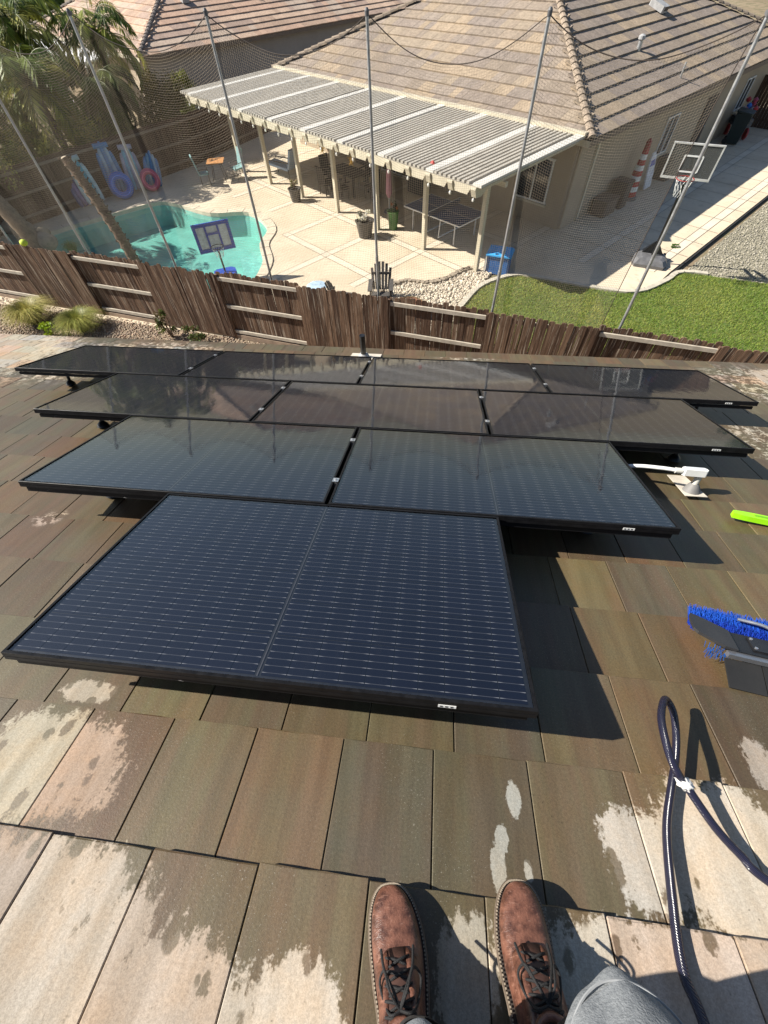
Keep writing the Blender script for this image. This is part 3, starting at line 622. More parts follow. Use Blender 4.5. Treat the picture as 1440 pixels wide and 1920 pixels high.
def boot(loc, rz, mir):
    mb = MB(); n_ = 20; vs = []
    for y, wd, zb, zt in SEC:
        for j in range(n_):
            a = 2*math.pi*j/n_; ca, sa = math.cos(a), math.sin(a); e = .72
            narrow = 1.0 if sa < 0 else 1-.34*max(0, sa)*min(1, max(0, (.10-y)/.12))
            x = wd*math.copysign(abs(ca)**e, ca)*narrow + mir*.010*max(0, (y-.02)/.15)**1.5
            z = (zb+zt)/2+(zt-zb)/2*math.copysign(abs(sa)**.85, sa)
            z += .0025*math.sin(y*260+ca*2)*max(0, sa)*math.exp(-((y-.055)/.025)**2)      # creases across the vamp
            vs.append((x, y, z))
    k = len(SEC); mb.add(vs, [(i*n_+j, (i+1)*n_+j, (i+1)*n_+(j+1) % n_, i*n_+(j+1) % n_) for i in range(k-1) for j in range(n_)] + [tuple(range(n_)), tuple((k-1)*n_+j for j in range(n_-1, -1, -1))])
    mb.sm = True; up_ = mb.build('shoe', leather, per, loc, (RROT[0], 0, rz))
    m_ = up_.modifiers.new('sub', 'SUBSURF'); m_.levels = 2; m_.render_levels = 2
    out = [(wd+.0045, y) for y, wd, zb, zt in SEC]; pts = [(x+mir*.010*max(0, (y-.02)/.15)**1.5, y*1.02) for x, y in out]+[(-x+mir*.010*max(0, (y-.02)/.15)**1.5, y*1.02) for x, y in out[::-1]]
    pts = [p for i, p in enumerate(smooth_loop(pts, 2))]
    MB().prism(pts, 0, .022).build('sole', M('dark_sole', (.03, .022, .018), .7), up_)
    MB().tube([(x*1.01, y, .021) for x, y in pts], .0036, 6, closed=True).build('welt', welt, up_)
    sm_ = MB(); m2 = len(pts)
    for i in range(0, m2):                                   # stitches on the welt
        for f_ in (0, .33, .66):
            p = Vector(pts[i]).lerp(Vector(pts[(i+1) % m2]), f_); sm_.box((p.x*.985, p.y*.99, .0275), (.0035, .0035, .0015))
    sm_.build('welt_stitching', M('cream_thread', (.26, .215, .16), .8), up_)
    mx_ = mir*.002
    # quarter flaps with eyelets on both sides of the tongue
    tg = MB(); tv = []
    for y, hw_, z in ((.052, .020, .0855), (.03, .022, .098), (.0, .024, .1135), (-.03, .026, .1275), (-.055, .029, .139), (-.075, .031, .150)):
        for i in range(7):
            x = -hw_+2*hw_*i/6; tv.append((x+mx_, y, z-.006*(x/hw_)**2+.002))
    tg.add(tv, [(r_*7+i, r_*7+i+1, (r_+1)*7+i+1, (r_+1)*7+i) for r_ in range(5) for i in range(6)]); tg.sm = True
    tgo = tg.build('tongue', M('dark_brown_tongue', (.055, .025, .018), .55, 0, .3, 40), up_); sd = tgo.modifiers.new('s', 'SOLIDIFY'); sd.thickness = .004
    for s_ in (-1, 1):
        fl_ = MB(); fv = []
        for y, xi, xo, z in ((.050, .021, .040, .083), (.03, .0195, .043, .0945), (.0, .020, .044, .1085), (-.03, .0215, .043, .1225), (-.06, .025, .042, .136), (-.085, .028, .041, .143)):
            for f_ in (0, .5, 1): fv.append((s_*(xi+(xo-xi)*f_)+mx_, y-(.012*f_ if y > .04 else 0), z+.0055-(.013*f_*f_+.004*f_)))
        fl_.add(fv, [(r_*3+i, r_*3+i+1, (r_+1)*3+i+1, (r_+1)*3+i) for r_ in range(5) for i in range(2)]); fl_.sm = True
        fo = fl_.build('eyelet_flap', leather, up_); sd = fo.modifiers.new('s', 'SOLIDIFY'); sd.thickness = .006; sd.offset = 0
    ys = [(.038, .0915), (.016, .1025), (-.006, .113), (-.028, .1235), (-.05, .1335)]
    for i, (y, z) in enumerate(ys):
        L_ = .026+.0012*i; z += .012
        MB().tube(spline([(-L_+mx_, y, z-.010), (-L_*.6+mx_, y-.003, z+.001), (0+mx_, y-.008, z+.004), (L_*.6+mx_, y-.014, z+.002), (L_+mx_, y-.018, z-.008)], 5), .0027, 7).build('lace', lacem, up_)
        MB().tube(spline([(L_+mx_, y, z-.010), (L_*.6+mx_, y-.004, z+.003), (0+mx_, y-.009, z+.007), (-L_*.6+mx_, y-.015, z+.003), (-L_+mx_, y-.018, z-.008)], 5), .0026, 7).build('lace', lacem, up_)
    z0 = .150
    for s_, L_, dz in ((1, .046, 0), (-1, .042, .004)):          # bow loops and loose ends
        MB().tube(spline([(mx_, -.045, z0), (s_*.018+mx_, -.02, z0+.012+dz), (s_*L_*.7, .012, z0-.008), (s_*L_, .0, z0-.035), (s_*L_*.75, -.035, z0-.024), (s_*.02, -.05, z0+.004), (mx_, -.045, z0+.002)], 7), .0026, 7).build('lace', lacem, up_)
        MB().tube(spline([(mx_, -.045, z0), (s_*.012, -.02, z0+.008), (s_*.03, .015, z0-.018), (s_*.036, .05, z0-.045)], 6), .003, 7).build('lace', lacem, up_)
    cl_ = []
    for j in range(18):
        a = 2*math.pi*j/18; cl_.append((.037*math.cos(a)+mx_, -.105+.062*math.sin(a)*(1 if math.sin(a) < 0 else .75), .142+.010*math.sin(a)))
    MB().tube(cl_, .0085, 8, closed=True).build('collar', leather, up_)
    MB().lathe([(.030, .0), (.036, .143)], 14, (mx_, -.11, 0), sy=1.25).build('collar_lining', lining, up_)
    return up_
b1 = boot(rp(.039, .175, .0)-per.location, R(12), -1)
b2 = boot(rp(.328, .214, .0)-per.location, R(5), 1)
# figure: one continuous skinned body, out of frame above the shoes but casting its shadow on the tiles
cuffL = rp(.039, .175, 0)+Vector((.02, -.11, .12)); cuffR = rp(.328, .214, 0)+Vector((.012, -.11, .12))
J = {}
vs, es, rs = [], [], []
def jv(p, r_, par=None):
    vs.append(tuple(Vector(p)-per.location)); rs.append(r_); i = len(vs)-1
    if par is not None: es.append((par, i))
    return i
zb = cuffL.z
pel = jv((.19, -.50, zb+.80), .15)
hl_ = jv((.10, -.50, zb+.74), .10, pel); kL = jv((.06, -.36, zb+.38), .062, hl_); aL = jv(cuffL+Vector((0, 0, .02)), .040, kL); jv(cuffL-Vector((0, -.02, .06)), .036, aL)
hr_ = jv((.30, -.50, zb+.74), .10, pel); kR = jv((.345, -.31, zb+.40), .062, hr_); aR = jv(cuffR+Vector((0, 0, .02)), .040, kR); jv(cuffR-Vector((0, -.02, .06)), .036, aR)
w1 = jv((.19, -.52, zb+1.0), .145, pel); ch_ = jv((.19, -.53, zb+1.28), .165, w1); nk = jv((.19, -.52, zb+1.46), .062, ch_); hd = jv((.19, -.47, zb+1.60), .095, nk); jv((.19, -.46, zb+1.70), .075, hd)
for s_ in (-1, 1):
    sh = jv((.19+s_*.19, -.53, zb+1.38), .062, ch_); el = jv((.19+s_*.27, -.42, zb+1.12), .045, sh)
    wr = jv((.06+s_*.14, -.14, 7.20), .030, el); pm = jv((.04+s_*.10, -.07, 7.22), .028, wr)
    for f_ in range(4):
        k1 = jv((.03+s_*.085, -.05, 7.255-.022*f_), .0095, pm); jv((.025+s_*(.055+.004*f_), -.035, 7.26-.022*f_), .0085, k1)
    k1 = jv((.04+s_*.075, -.085, 7.26), .010, pm); jv((.035+s_*.055, -.06, 7.275), .009, k1)
me = bpy.data.meshes.new('body'); me.from_pydata(vs, es, []); body = ob('body', me, per)
m_ = body.modifiers.new('skin', 'SKIN'); m_.use_smooth_shade = True
for i, r_ in enumerate(rs): me.skin_vertices[0].data[i].radius = (r_, r_)
me.skin_vertices[0].data[0].use_root = True
m_ = body.modifiers.new('sub', 'SUBSURF'); m_.levels = 1; m_.render_levels = 2
me.materials.append(M('skin', (.45, .27, .19), .55, 0, .08, 20))
def sleeve(name, secs, mat, n_=28, thick=.006, wrinkle=.006):      # open tube from (centre, rx, ry)
    mb = MB(); v_ = []
    for i, (c_, rx, ry) in enumerate(secs):
        c_ = Vector(c_)-per.location
        for j in range(n_):
            a = 2*math.pi*j/n_; wv = 1+wrinkle/rx*(math.sin(a*5+i*1.3)+.6*math.sin(a*9-i))
            v_.append((c_.x+rx*wv*math.cos(a), c_.y+ry*wv*math.sin(a), c_.z+.01*math.sin(a*2+1)))
    mb.add(v_, [(i*n_+j, i*n_+(j+1) % n_, (i+1)*n_+(j+1) % n_, (i+1)*n_+j) for i in range(len(secs)-1) for j in range(n_)]); mb.sm = True
    o = mb.build(name, mat, per); sd = o.modifiers.new('s', 'SOLIDIFY'); sd.thickness = thick; sb = o.modifiers.new('sub', 'SUBSURF'); sb.levels = 1; sb.render_levels = 2; return o
greyc = bpy.data.materials.new('grey_cotton'); t = NT(greyc); P = t.coord('Object')
t.p(base=t.mix(t.ss(t.noise(P, 160, 3, .8), .3, .7), (.15, .162, .175), (.23, .243, .257)), rough=.9, spec=.15, normal=t.bump(t.m('ADD', t.noise(P, 300, 2, .7), t.m('MULTIPLY', t.noise(P, 14, 3), 2.)), .4, .004))
hemz = cuffR.z+.385
sh_r = sleeve('shorts_leg', [((.340, -.290, hemz), .094, .108), ((.340, -.296, hemz+.03), .096, .11), ((.345, -.37, hemz+.20), .115, .115), ((.31, -.47, hemz+.36), .125, .125)], greyc)
sleeve('shorts_leg', [((.058, -.372, hemz-.02), .100, .10), ((.058, -.38, hemz+.01), .101, .10), ((.075, -.43, hemz+.18), .11, .112), ((.11, -.48, hemz+.34), .125, .125)], greyc)
stt = MB(); c_ = Vector((.340, -.296, hemz+.028))-per.location
stt.tube([(c_.x+.0955*math.cos(a), c_.y+.1095*math.sin(a), c_.z+.01*math.sin(a*2+1)) for a in np.linspace(0, 2*math.pi, 60, endpoint=False)], .0018, 5, closed=True)
stt.build('hem_stitch', M('grey_stitch', (.24, .25, .26), .95), sh_r)
sleeve('shorts_seat', [((.19, -.50, zb+.66), .23, .15), ((.19, -.50, zb+.80), .215, .16), ((.19, -.51, zb+.95), .19, .15)], greyc)
sleeve('shirt', [((.19, -.51, zb+.90), .20, .16), ((.19, -.52, zb+1.1), .19, .17), ((.19, -.53, zb+1.3), .215, .18), ((.19, -.53, zb+1.43), .12, .11)], M('navy_shirt', (.02, .022, .03), .9))
blk = M('black_sock', (.012, .011, .011), .95)
for cf_, kn in ((cuffL, (.06, -.36, zb+.38)), (cuffR, (.345, -.31, zb+.40))):
    kn = Vector(kn); sleeve('sock', [(cf_-Vector((0, 0, .06)), .036, .046), (cf_, .043, .050), (cf_.lerp(kn, .25)+Vector((.01, .022, 0)), .064, .066), (cf_.lerp(kn, .5)+Vector((.012, .03, 0)), .074, .076), (cf_.lerp(kn, .9)+Vector((.01, .02, 0)), .082, .084)], blk, 18)

# ================================================================== NEAR FENCE, NET AND POLES
def board_mat(name, c1, c2, c3, sh):
    m = bpy.data.materials.new(name); t = NT(m); P = t.coord('Object')
    r = t.rnd(); P = t.vm('ADD', P, t.n('ShaderNodeCombineXYZ', {0: t.m('MULTIPLY', r, 61.), 1: t.m('MULTIPLY', r, 17.), 2: t.m('MULTIPLY', r, 23.)}).outputs[0])
    g = t.noise(t.vm('MULTIPLY', P, (26., 26., 1.6)), 1., 5, .65)
    c = t.mix(t.ss(r, 0., 1.), c1, c2); c = t.mix(t.ss(g, .36, .62), c, t.mix(1., c, (.5, .48, .46), 'MULTIPLY'))
    c = t.mix(t.m('MULTIPLY', t.ss(t.noise(t.vm('MULTIPLY', P, (30., 30., .9)), 1., 4, .7), .55, .66), sh), c, c3)
    c = t.mix(t.m('MULTIPLY', t.ss(t.vor(t.vm('MULTIPLY', P, (9., 9., 3.2)), 1.), .05, .13, 1., 0.), .75), c, (.03, .018, .012))
    t.p(base=c, rough=.85, spec=.2, normal=t.bump(g, .5, .01)); return m
WOOD = board_mat('weathered_cedar', (.20, .125, .082), (.105, .062, .042), (.44, .37, .29), .75)
RAILW = M('sunbleached_rail', (.42, .37, .30), .85, 0, .2, 6, .2, 60)
FD = Vector((.9793, -.2026, 0)); FN = Vector((.2026, .9793, 0)); FROT = math.atan2(-.2026, .9793)
def fx(x): return Vector((x, 8.81-.207*(x-3.94), 0))
fence = thing('board_fence', fx(-15.4), 'weathered brown cedar fence with alternating board panels below the net', 'fence', (0, 0, FROT))
bw = .1375
def picket(h, wd):
    mb = MB(); a = wd/2; c_ = .035
    pr_ = [(-a, 0), (a, 0), (a, h-c_), (a-.012, h-.012), (a-.035, h), (-a+.035, h), (-a+.012, h-.012), (-a, h-c_)]
    n_ = len(pr_); vs = [(x, -.009, z) for x, z in pr_]+[(x, .009, z) for x, z in pr_]
    return mb.add(vs, [tuple(range(n_)), tuple(range(2*n_-1, n_-1, -1))]+[(i, i+n_, (i+1) % n_+n_, (i+1) % n_) for i in range(n_)]).mesh('board', WOOD)
PK = [picket(1.80+.015*i, bw-.004-.003*(i % 2)) for i in range(4)]
SECL = 2.43; NSEC = 10
RAILM = MB().box((0, 0, 0), (SECL, .042, .088)).mesh('rail', RAILW)
for s_ in range(NSEC):
    x0 = s_*SECL; ours = s_ % 2 == 1                          # boards on our side every second bay
    for i in range(round(SECL/bw)):
        x = x0+(i+.5)*SECL/round(SECL/bw); o = ob('board', random.choice(PK), fence, (x, (-.05 if ours else .05)+random.uniform(-.003, .003), .08), (random.uniform(-.006, .006), random.uniform(-.006, .006), random.uniform(-.02, .02)))
        o.scale.z = random.uniform(.985, 1.012)
    for z in (.22, .98, 1.74): ob('rail', RAILM, fence, (x0+SECL/2, 0.0, z))
    MB().box((0, .0, .92), (.089, .075, 1.84)).build('post', WOOD, fence, (x0, .0, 0))
    MB().box((x0+SECL/2, 0, .05), (SECL, .04, .14)).build('kickboard', M('pressure_treated', (.30, .22, .16), .9, 0, .25, 5), fence)

PT = 6.30
def plx(x): return Vector((x, 9.03-.2045*(x-4.15), 0))
PX = [-12.95, -10.13, -7.2, -4.31, -1.41, 1.36, 4.12]
names = ['far left pole at the picture edge', 'leftmost slim pole crossing the pool', 'second pole from left over the pool', 'pole beside the pool hoop', 'middle pole in front of the patio cover', 'pole in front of the ping pong table', 'rightmost pole at the free edge of the net']
for i, x in enumerate(PX):
    ptop = PT-.05*(i == 0)
    pl = thing('net_pole', plx(x), 'tall galvanised steel net pole, '+names[i], 'pole', group='poles carrying the ball net')
    MB().tube([(0, 0, 0), (0, 0, 2.6), (0, 0, ptop)], [.030, .030, .026], 12).build('shaft', STEEL, pl)
    MB().tube([(0, 0, 2.55), (0, 0, 2.68)], .035, 12).build('sleeve', STEEL, pl)
    mb = MB(); mb.lathe([(.034, ptop-.06), (.036, ptop), (.02, ptop+.03)], 12); mb.box((.0, .05, ptop-.03), (.03, .08, .04)); mb.build('cap', GREYPL, pl)
# net
netm = bpy.data.materials.new('net_cord'); t = NT(netm)
t.p(base=t.mix(t.noise(t.coord('Object'), 3., 3), (.26, .215, .16), (.36, .30, .23)), rough=.8, spec=.2)
net = thing('ball_net', plx(-4.3), 'large brown mesh ball net hung from poles behind the fence', 'net')
x_start, x_end = -14.6, 4.10; NB = .25
def ztop(x):
    xs = [-15.8]+PX
    for a, b in zip(xs, xs[1:]):
        if a <= x <= b:
            s_ = (x-a)/(b-a); return PT-.04 - .54*4*s_*(1-s_)*(.9+.1*math.sin(a*3))
    return PT-.04
ncol = int((x_end-x_start)/.040); nrow = int(6.0/.040)
X = np.linspace(x_start, x_end, ncol); ZT = np.array([ztop(x) for x in X])
def netpt(ix, t_):           # arrays
    x = X[ix]; z = NB+(ZT[ix]-NB)*t_
    edge = np.clip((x-1.3)/2.8, 0, 1)**2*(.42*(1-t_)**.8+.05*np.sin(3.1*t_)); x2 = x-edge
    yb = .10*np.sin(x*1.1+t_*3.)*(1-abs(2*t_-1)) + .03*np.sin(x*5.3+2*t_)
    return np.stack([x2-(-4.3), (9.03-.2045*(x2-4.15))-(9.03-.2045*(-4.3-4.15))+yb+.04, z], -1)
rC = .0017
def prism_strands(paths):    # paths (S,K,3) -> triangular tubes
    S_, K_, _ = paths.shape
    tgt = np.gradient(paths, axis=1); tgt /= np.linalg.norm(tgt, axis=2, keepdims=True)
    ref = np.zeros_like(tgt); ref[..., 1] = 1
    a = np.cross(tgt, ref); a /= np.linalg.norm(a, axis=2, keepdims=True); b = np.cross(tgt, a)
    ring = np.stack([paths+rC*(a*math.cos(q)+b*math.sin(q)) for q in (0.5, 2.6, 4.7)], 2)     # S,K,3,3
    vid = np.arange(S_*K_*3).reshape(S_, K_, 3); f = []
    for j in range(3):
        j2 = (j+1) % 3; f.append(np.stack([vid[:, :-1, j], vid[:, :-1, j2], vid[:, 1:, j2], vid[:, 1:, j]], -1).reshape(-1, 4))
    return ring.reshape(-1, 3), np.concatenate(f)
tt = np.linspace(0, 1, 26)
vert = np.stack([netpt(np.arange(ncol), np.full(ncol, t_)) for t_ in tt], 1)
hz = np.stack([netpt(np.arange(0, ncol, 1), np.full(ncol, t_)) for t_ in np.linspace(0, 1, nrow)], 0)
v1, f1 = prism_strands(vert); v2, f2 = prism_strands(hz)
tag(nparr('mesh', np.concatenate([v1, v2]), np.concatenate([f1, f2+len(v1)]), netm, net), kind='stuff')
ropem = M('dark_rope', (.06, .045, .035), .8)
MB().tube([tuple(p) for p in netpt(np.arange(0, ncol, 2), np.ones(len(range(0, ncol, 2))))], .0075, 6).build('head_rope', ropem, net)
MB().tube([tuple(netpt(np.array([ncol-1]), np.array([t_]))[0]) for t_ in np.linspace(0, 1, 20)], .0075, 6).build('side_rope', ropem, net)

# ================================================================== NEIGHBOUR'S BACK FENCE (shaded)
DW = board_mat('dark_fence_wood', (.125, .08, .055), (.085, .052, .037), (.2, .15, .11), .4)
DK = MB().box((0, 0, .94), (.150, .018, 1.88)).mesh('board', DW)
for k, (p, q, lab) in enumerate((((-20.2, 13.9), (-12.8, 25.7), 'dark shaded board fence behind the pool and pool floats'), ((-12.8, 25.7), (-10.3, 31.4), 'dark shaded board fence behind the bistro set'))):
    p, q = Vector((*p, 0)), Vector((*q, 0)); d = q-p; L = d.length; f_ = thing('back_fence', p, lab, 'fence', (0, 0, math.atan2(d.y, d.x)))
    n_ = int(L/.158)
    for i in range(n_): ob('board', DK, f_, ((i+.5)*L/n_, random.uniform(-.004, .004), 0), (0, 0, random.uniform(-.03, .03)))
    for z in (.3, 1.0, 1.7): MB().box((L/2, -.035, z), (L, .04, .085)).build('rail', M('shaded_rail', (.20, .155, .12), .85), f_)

# ================================================================== NEIGHBOUR'S HOUSE
STUC = M('tan_stucco', (.36, .295, .215), .9, 0, .08, 1.5, .25, 90)
STUC2 = M('grey_stucco', (.30, .275, .255), .9, 0, .08, 1.5, .25, 90)
EAVE_C = M('brown_fascia', (.16, .12, .09), .7)
rtm = bpy.data.materials.new('slate_concrete_tile'); t = NT(rtm); P = t.coord('Object')
k = t.ss(t.noise(P, 9., 5, .7), .3, .7, .78, 1.18)
t.p(base=t.mix(1., t.attr(), t.n('ShaderNodeCombineColor', {0: k, 1: k, 2: k}).outputs[0], 'MULTIPLY'), rough=.85, spec=.25, normal=t.bump(t.noise(P, 70., 3), .3, .01))
PAL = [(.265, .212, .162), (.25, .203, .16), (.32, .25, .178), (.235, .195, .165), (.255, .21, .172), (.285, .23, .172), (.235, .192, .16)]
PAL2 = [(.44, .30, .22), (.38, .27, .20), (.48, .35, .26), (.34, .25, .20), (.42, .33, .26)]
SLP = .385
def face_tiles(parent, O, along, inward, L, depth, cl, cr_, pal, cand, wt=.33, ex=.54, tk=.048, extra=0):
    """one roof face in the parent's frame: O eave start, courses run along, climb inward; cl/cr_ = hip inset per metre at each end."""
    O, along, inward = Vector(O), Vector(along), Vector(inward); upn = (inward*-SLP+Vector((0, 0, 1))).normalized(); cs = 1/math.sqrt(1+SLP*SLP)
    sdir = (inward+Vector((0, 0, SLP))).normalized()
    nC = int(depth/(ex*cs))+1; last = None
    for k in range(nC):
        d0, d1 = k*ex*cs, (k+1)*ex*cs
        a0, a1 = max(0, cl*(d0+.12)), L-max(0, cr_*(d0+.12))
        if a1-a0 < .1: break
        a = a0-(random.random()*wt if k % 2 else 0)
        while a < a1:
            b0, b1 = max(a, a0), min(a+wt, a1)
            a += wt
            if b1-b0 < .03: continue
            if last is None or random.random() < .4: last = random.choice(pal)
            s_ = random.uniform(.92, 1.08); c = tuple(x*s_ for x in last)
            dz = random.uniform(-.004, .004)
            lo = O+sdir*(k*ex)+upn*(tk+.012+dz); hi = O+sdir*((k+1)*ex+.03)+upn*(.012+dz*.5)
            vs = [lo+along*(b0+.003), lo+along*(b1-.003), hi+along*(b1-.003), hi+along*(b0+.003)]; vs += [x-upn*tk for x in vs]
            cand.append((vs, c))
FC = [(0, 1, 2, 3), (4, 7, 6, 5), (0, 4, 5, 1), (1, 5, 6, 2), (2, 6, 7, 3), (3, 7, 4, 0)]
def tiles_to_objects(parent, cand, singles, origin):
    org = Vector(origin)
    def dist(c): return ((E1*c[0][0].x+E2*c[0][0].y+Vector((0, 0, c[0][0].z)))+org-CAM).length
    cand.sort(key=dist); rest = MB()
    for i, (vs, c) in enumerate(cand):
        if i < singles: MB().add(vs, FC, c).build('roof_tile', rtm, parent)
        else: rest.add(vs, FC, c)
    tag(rest.build('roof_tiles_beyond', rtm, parent), 'farther courses of flat tiles', kind='stuff')
def hip_caps(parent, p, q, pal, wd=.26, ln=.36):
    p, q = Vector(p), Vector(q); d = (q-p); L = d.length; d /= L; s_ = d.cross(Vector((0, 0, 1))).normalized(); u_ = s_.cross(d)
    base_c = pal[0]
    for i in range(int(L/ln)):
        a, b = p+d*(i*ln-.03), p+d*((i+1)*ln+.03); k_ = random.uniform(.85, 1.12); c = tuple(x*k_ for x in base_c); mb = MB(); vs = []
        for e_, (pt, k) in enumerate(((a, 1.08), (b, .92))):
            for ang in (-80, -48, -16, 16, 48, 80):
                vs.append(pt+s_*math.sin(R(ang))*wd/2*k+u_*(math.cos(R(ang))*wd*.42*k+.035+(.02 if e_ == 0 else -.005)))
        n_ = 6; mb.add(vs, [(i_, i_+1, n_+i_+1, n_+i_) for i_ in range(5)]+[(5, 4, 3, 2, 1, 0)], c); mb.build('hip_tile', rtm, parent)
HC = (-7.96, 16.5)                                             # right front eave corner in the house frame
h1 = thing('neighbour_house', (0, 0, 0), 'tan stucco house with brown tiled hip roof and patio cover', 'house', (0, 0, HROT))
A0, A1, B0, B1 = -25.45, HC[0], 16.6, 36.3
TOPD = (A1-A0)/2; ZE = 2.81
wl = MB()
wl.box(((A0+A1)/2, (B0+.6), 1.37), (A1-A0-1.2, .2, 2.74)); wl.build('front_wall', STUC, h1)
MB().box((A1-.6, (B0+B1)/2+.1, 1.37), (.2, B1-B0-1.0, 2.74)).build('side_wall', STUC, h1)
MB().box((A0+.6, (B0+B1)/2+.1, 1.37), (.2, B1-B0-1.0, 2.74)).build('side_wall', STUC2, h1)
mb = MB(); zr = ZE+SLP*TOPD
pts = [(A0, B0, ZE), (A1, B0, ZE), (A1, B1, ZE), (A0, B1, ZE), ((A0+A1)/2, B0+TOPD, zr), ((A0+A1)/2, B1-TOPD, zr)]
mb.add([(x, y, z-.01) for x, y, z in pts], [(0, 1, 4), (1, 2, 5, 4), (2, 3, 5), (3, 0, 4, 5), (3, 2, 1, 0)]); rf1 = mb.build('roof', M('roof_underlay', (.10, .08, .065), .9), h1)
cand = []
face_tiles(rf1, (A0, B0, ZE), (1, 0, 0), (0, 1, 0), A1-A0, TOPD-.2, 1, 1, PAL, cand)
face_tiles(rf1, (A1, B0, ZE), (0, 1, 0), (-1, 0, 0), B1-B0, TOPD-.2, 1, 1, PAL, cand)
tiles_to_objects(rf1, cand, 300, (0, 0, 0))
for a, b in (((A1+.02, B0-.02, ZE+.03), pts[4]), ((A0-.02, B0-.02, ZE+.03), pts[4]), (pts[4], pts[5]), ((A1+.02, B1+.02, ZE+.03), pts[5])): hip_caps(rf1, a, b, PAL)
mb = MB().bar((A0-.02, B0-.012, ZE-.08), (A1+.02, B0-.012, ZE-.08), .03, .16); mb.build('fascia', BEIGE, h1)
MB().bar((A1+.012, B0-.02, ZE-.08), (A1+.012, B1+.02, ZE-.08), .03, .16).build('fascia', EAVE_C, h1)
# vents on the right face
def rface(a, b, dz=0): return Vector((a, b, ZE+SLP*(A1-a)+dz))
def vent_cap(a, b, kind):
    if kind == 'dormer':
        mb = MB(); p = rface(a, b, .06); mb.box((p.x, p.y, p.z+.10), (.75, .48, .2), (0, R(18), 0), ch=.06); mb.build('dormer_vent', M('grey_vent', (.33, .33, .33), .5), rf1)
        MB().box((p.x+.36, p.y, p.z+.02), (.03, .36, .12), (0, R(18), 0)).build('louvre', BLACK, rf1)
    else:
        p = rface(a, b); h = .45 if kind == 'pipe' else .3; r_ = .035 if kind == 'pipe' else .08
        mb = MB(); mb.tube([p, p+Vector((0, 0, h))], r_, 10); mb.build('vent_pipe', STEEL, rf1)
        if kind == 'cap': MB().lathe([(.08, 0), (.13, .03), (.12, .12), (.04, .16)], 12, p+Vector((0, 0, h-.02))).build('vent_cap', M('grey_vent', (.33, .33, .33), .5), rf1)
vent_cap(-12.0, 27.7, 'dormer'); vent_cap(-10.48, 23.6, 'cap'); vent_cap(-8.73, 24.2, 'pipe')
# windows and doors
glassm = M('dark_window_glass', (.02, .025, .03), .08, 0, .1, 4, spec=.8)
def window(parent, ctr, wd, ht, axis, frame=WHITE, mull=1):     # axis 'x' lies in the front wall, 'y' in the side wall
    sx = (lambda a, b, c: (a, b, c)) if axis == 'x' else (lambda a, b, c: (b, a, c)); sg = -1 if axis == 'x' else 1
    wv = Vector(ctr)
    o = MB().box(wv+Vector(sx(0, sg*.015, 0)), sx(wd, .03, ht)).build('window', glassm, parent)
    f_ = MB()
    for z in (-ht/2, ht/2): f_.box(wv+Vector(sx(0, sg*.03, z)), sx(wd+.1, .05, .05))
    for x in [-wd/2, wd/2]+[wd*(i+1)/(mull+1)-wd/2 for i in range(mull)]: f_.box(wv+Vector(sx(x, sg*.032, 0)), sx(.05, .05, ht-.05))
    f_.build('window_frame', frame, o)
    MB().box(wv+Vector(sx(0, sg*.06, -ht/2-.06)), sx(wd+.2, .12, .06)).build('sill', BEIGE, o)
WY = B0+.6-.1
window(h1, (-9.95, WY, 1.35), 1.3, 1.3, 'x'); window(h1, (-13.6, WY, 1.35), 2.2, 1.3, 'x', mull=2); window(h1, (-17.3, WY, 1.15), 1.9, 2.1, 'x'); window(h1, (-22.0, WY, 1.35), 2.0, 1.3, 'x')
WX = A1-.6+.1
window(h1, (WX, 24.4, 1.45), 1.0, 1.2, 'y'); window(h1, (WX, 32.6, 1.5), .9, 1.1, 'y')
dr = MB().box((WX+.02, 28.2, 1.05), (.06, .95, 2.1)).build('side_door', M('dark_brown_door', (.05, .04, .035), .5), h1); MB().lathe([(.03, 0), (.035, .03), (.01, .05)], 8, (WX+.06, 28.55, 1.0)).build('handle', ALU, dr)
dr = MB().box((-19.7, WY-.02, 1.05), (.95, .06, 2.1)).build('patio_door', M('dark_brown_door', (.05, .04, .035), .5), h1)
MB().box((WX+.03, 18.3, 1.3), (.06, .12, 2.5)).build('downspout', BEIGE, h1)

# patio cover
pc = thing('patio_cover', (0, 0, 0), 'long beige slatted patio cover on posts along the house', 'patio cover', (0, 0, HROT))
CA0, CA1, CB0, CB1, CZ0, CZ1 = -25.2, -8.1, 11.27, 16.45, 2.80, 2.88
cs_ = (CZ1-CZ0)/(CB1-CB0)
def cz(b): return CZ0+cs_*(b-CB0)
WPAN = M('weathered_white_pan', (.56, .54, .49), .5, 0, .08, 1.6)
TPAN = M('taupe_pan', (.30, .275, .235), .6, 0, .1, 1.6)
SPAN = M('stone_slat', (.40, .37, .315), .55, 0, .1, 1.6)
for i in range(7): MB().box((-8.76-2.47*i, 12.5, 1.27), (.135, .135, 2.54)).build('post', BEIGE, pc)
MB().bar((CA0+.1, 12.5, 2.605), (CA1-.02, 12.5, 2.605), .10, .13).build('beam', BEIGE, pc)
def slab(a0, a1, dz, h, mat, name):
    mb = MB(); vs = [(a, b, cz(b)+dz+e) for e in (0, h) for a, b in ((a0, CB0), (a1, CB0), (a1, CB1), (a0, CB1))]
    mb.add(vs, [(3, 2, 1, 0), (4, 5, 6, 7), (0, 1, 5, 4), (1, 2, 6, 5), (2, 3, 7, 6), (3, 0, 4, 7)]); return mb.build(name, mat, pc)
slab(CA0, CA1, 0, .012, TPAN, 'pan_sheet')
wide = [-8.26, -10.03, -12.1, -14.1, -16.13, -18.2, -20.25, -22.3, -24.35]
for a in wide: slab(a-.15, a+.15, .013, .06, WPAN, 'wide_slat')
a = CA1-.32
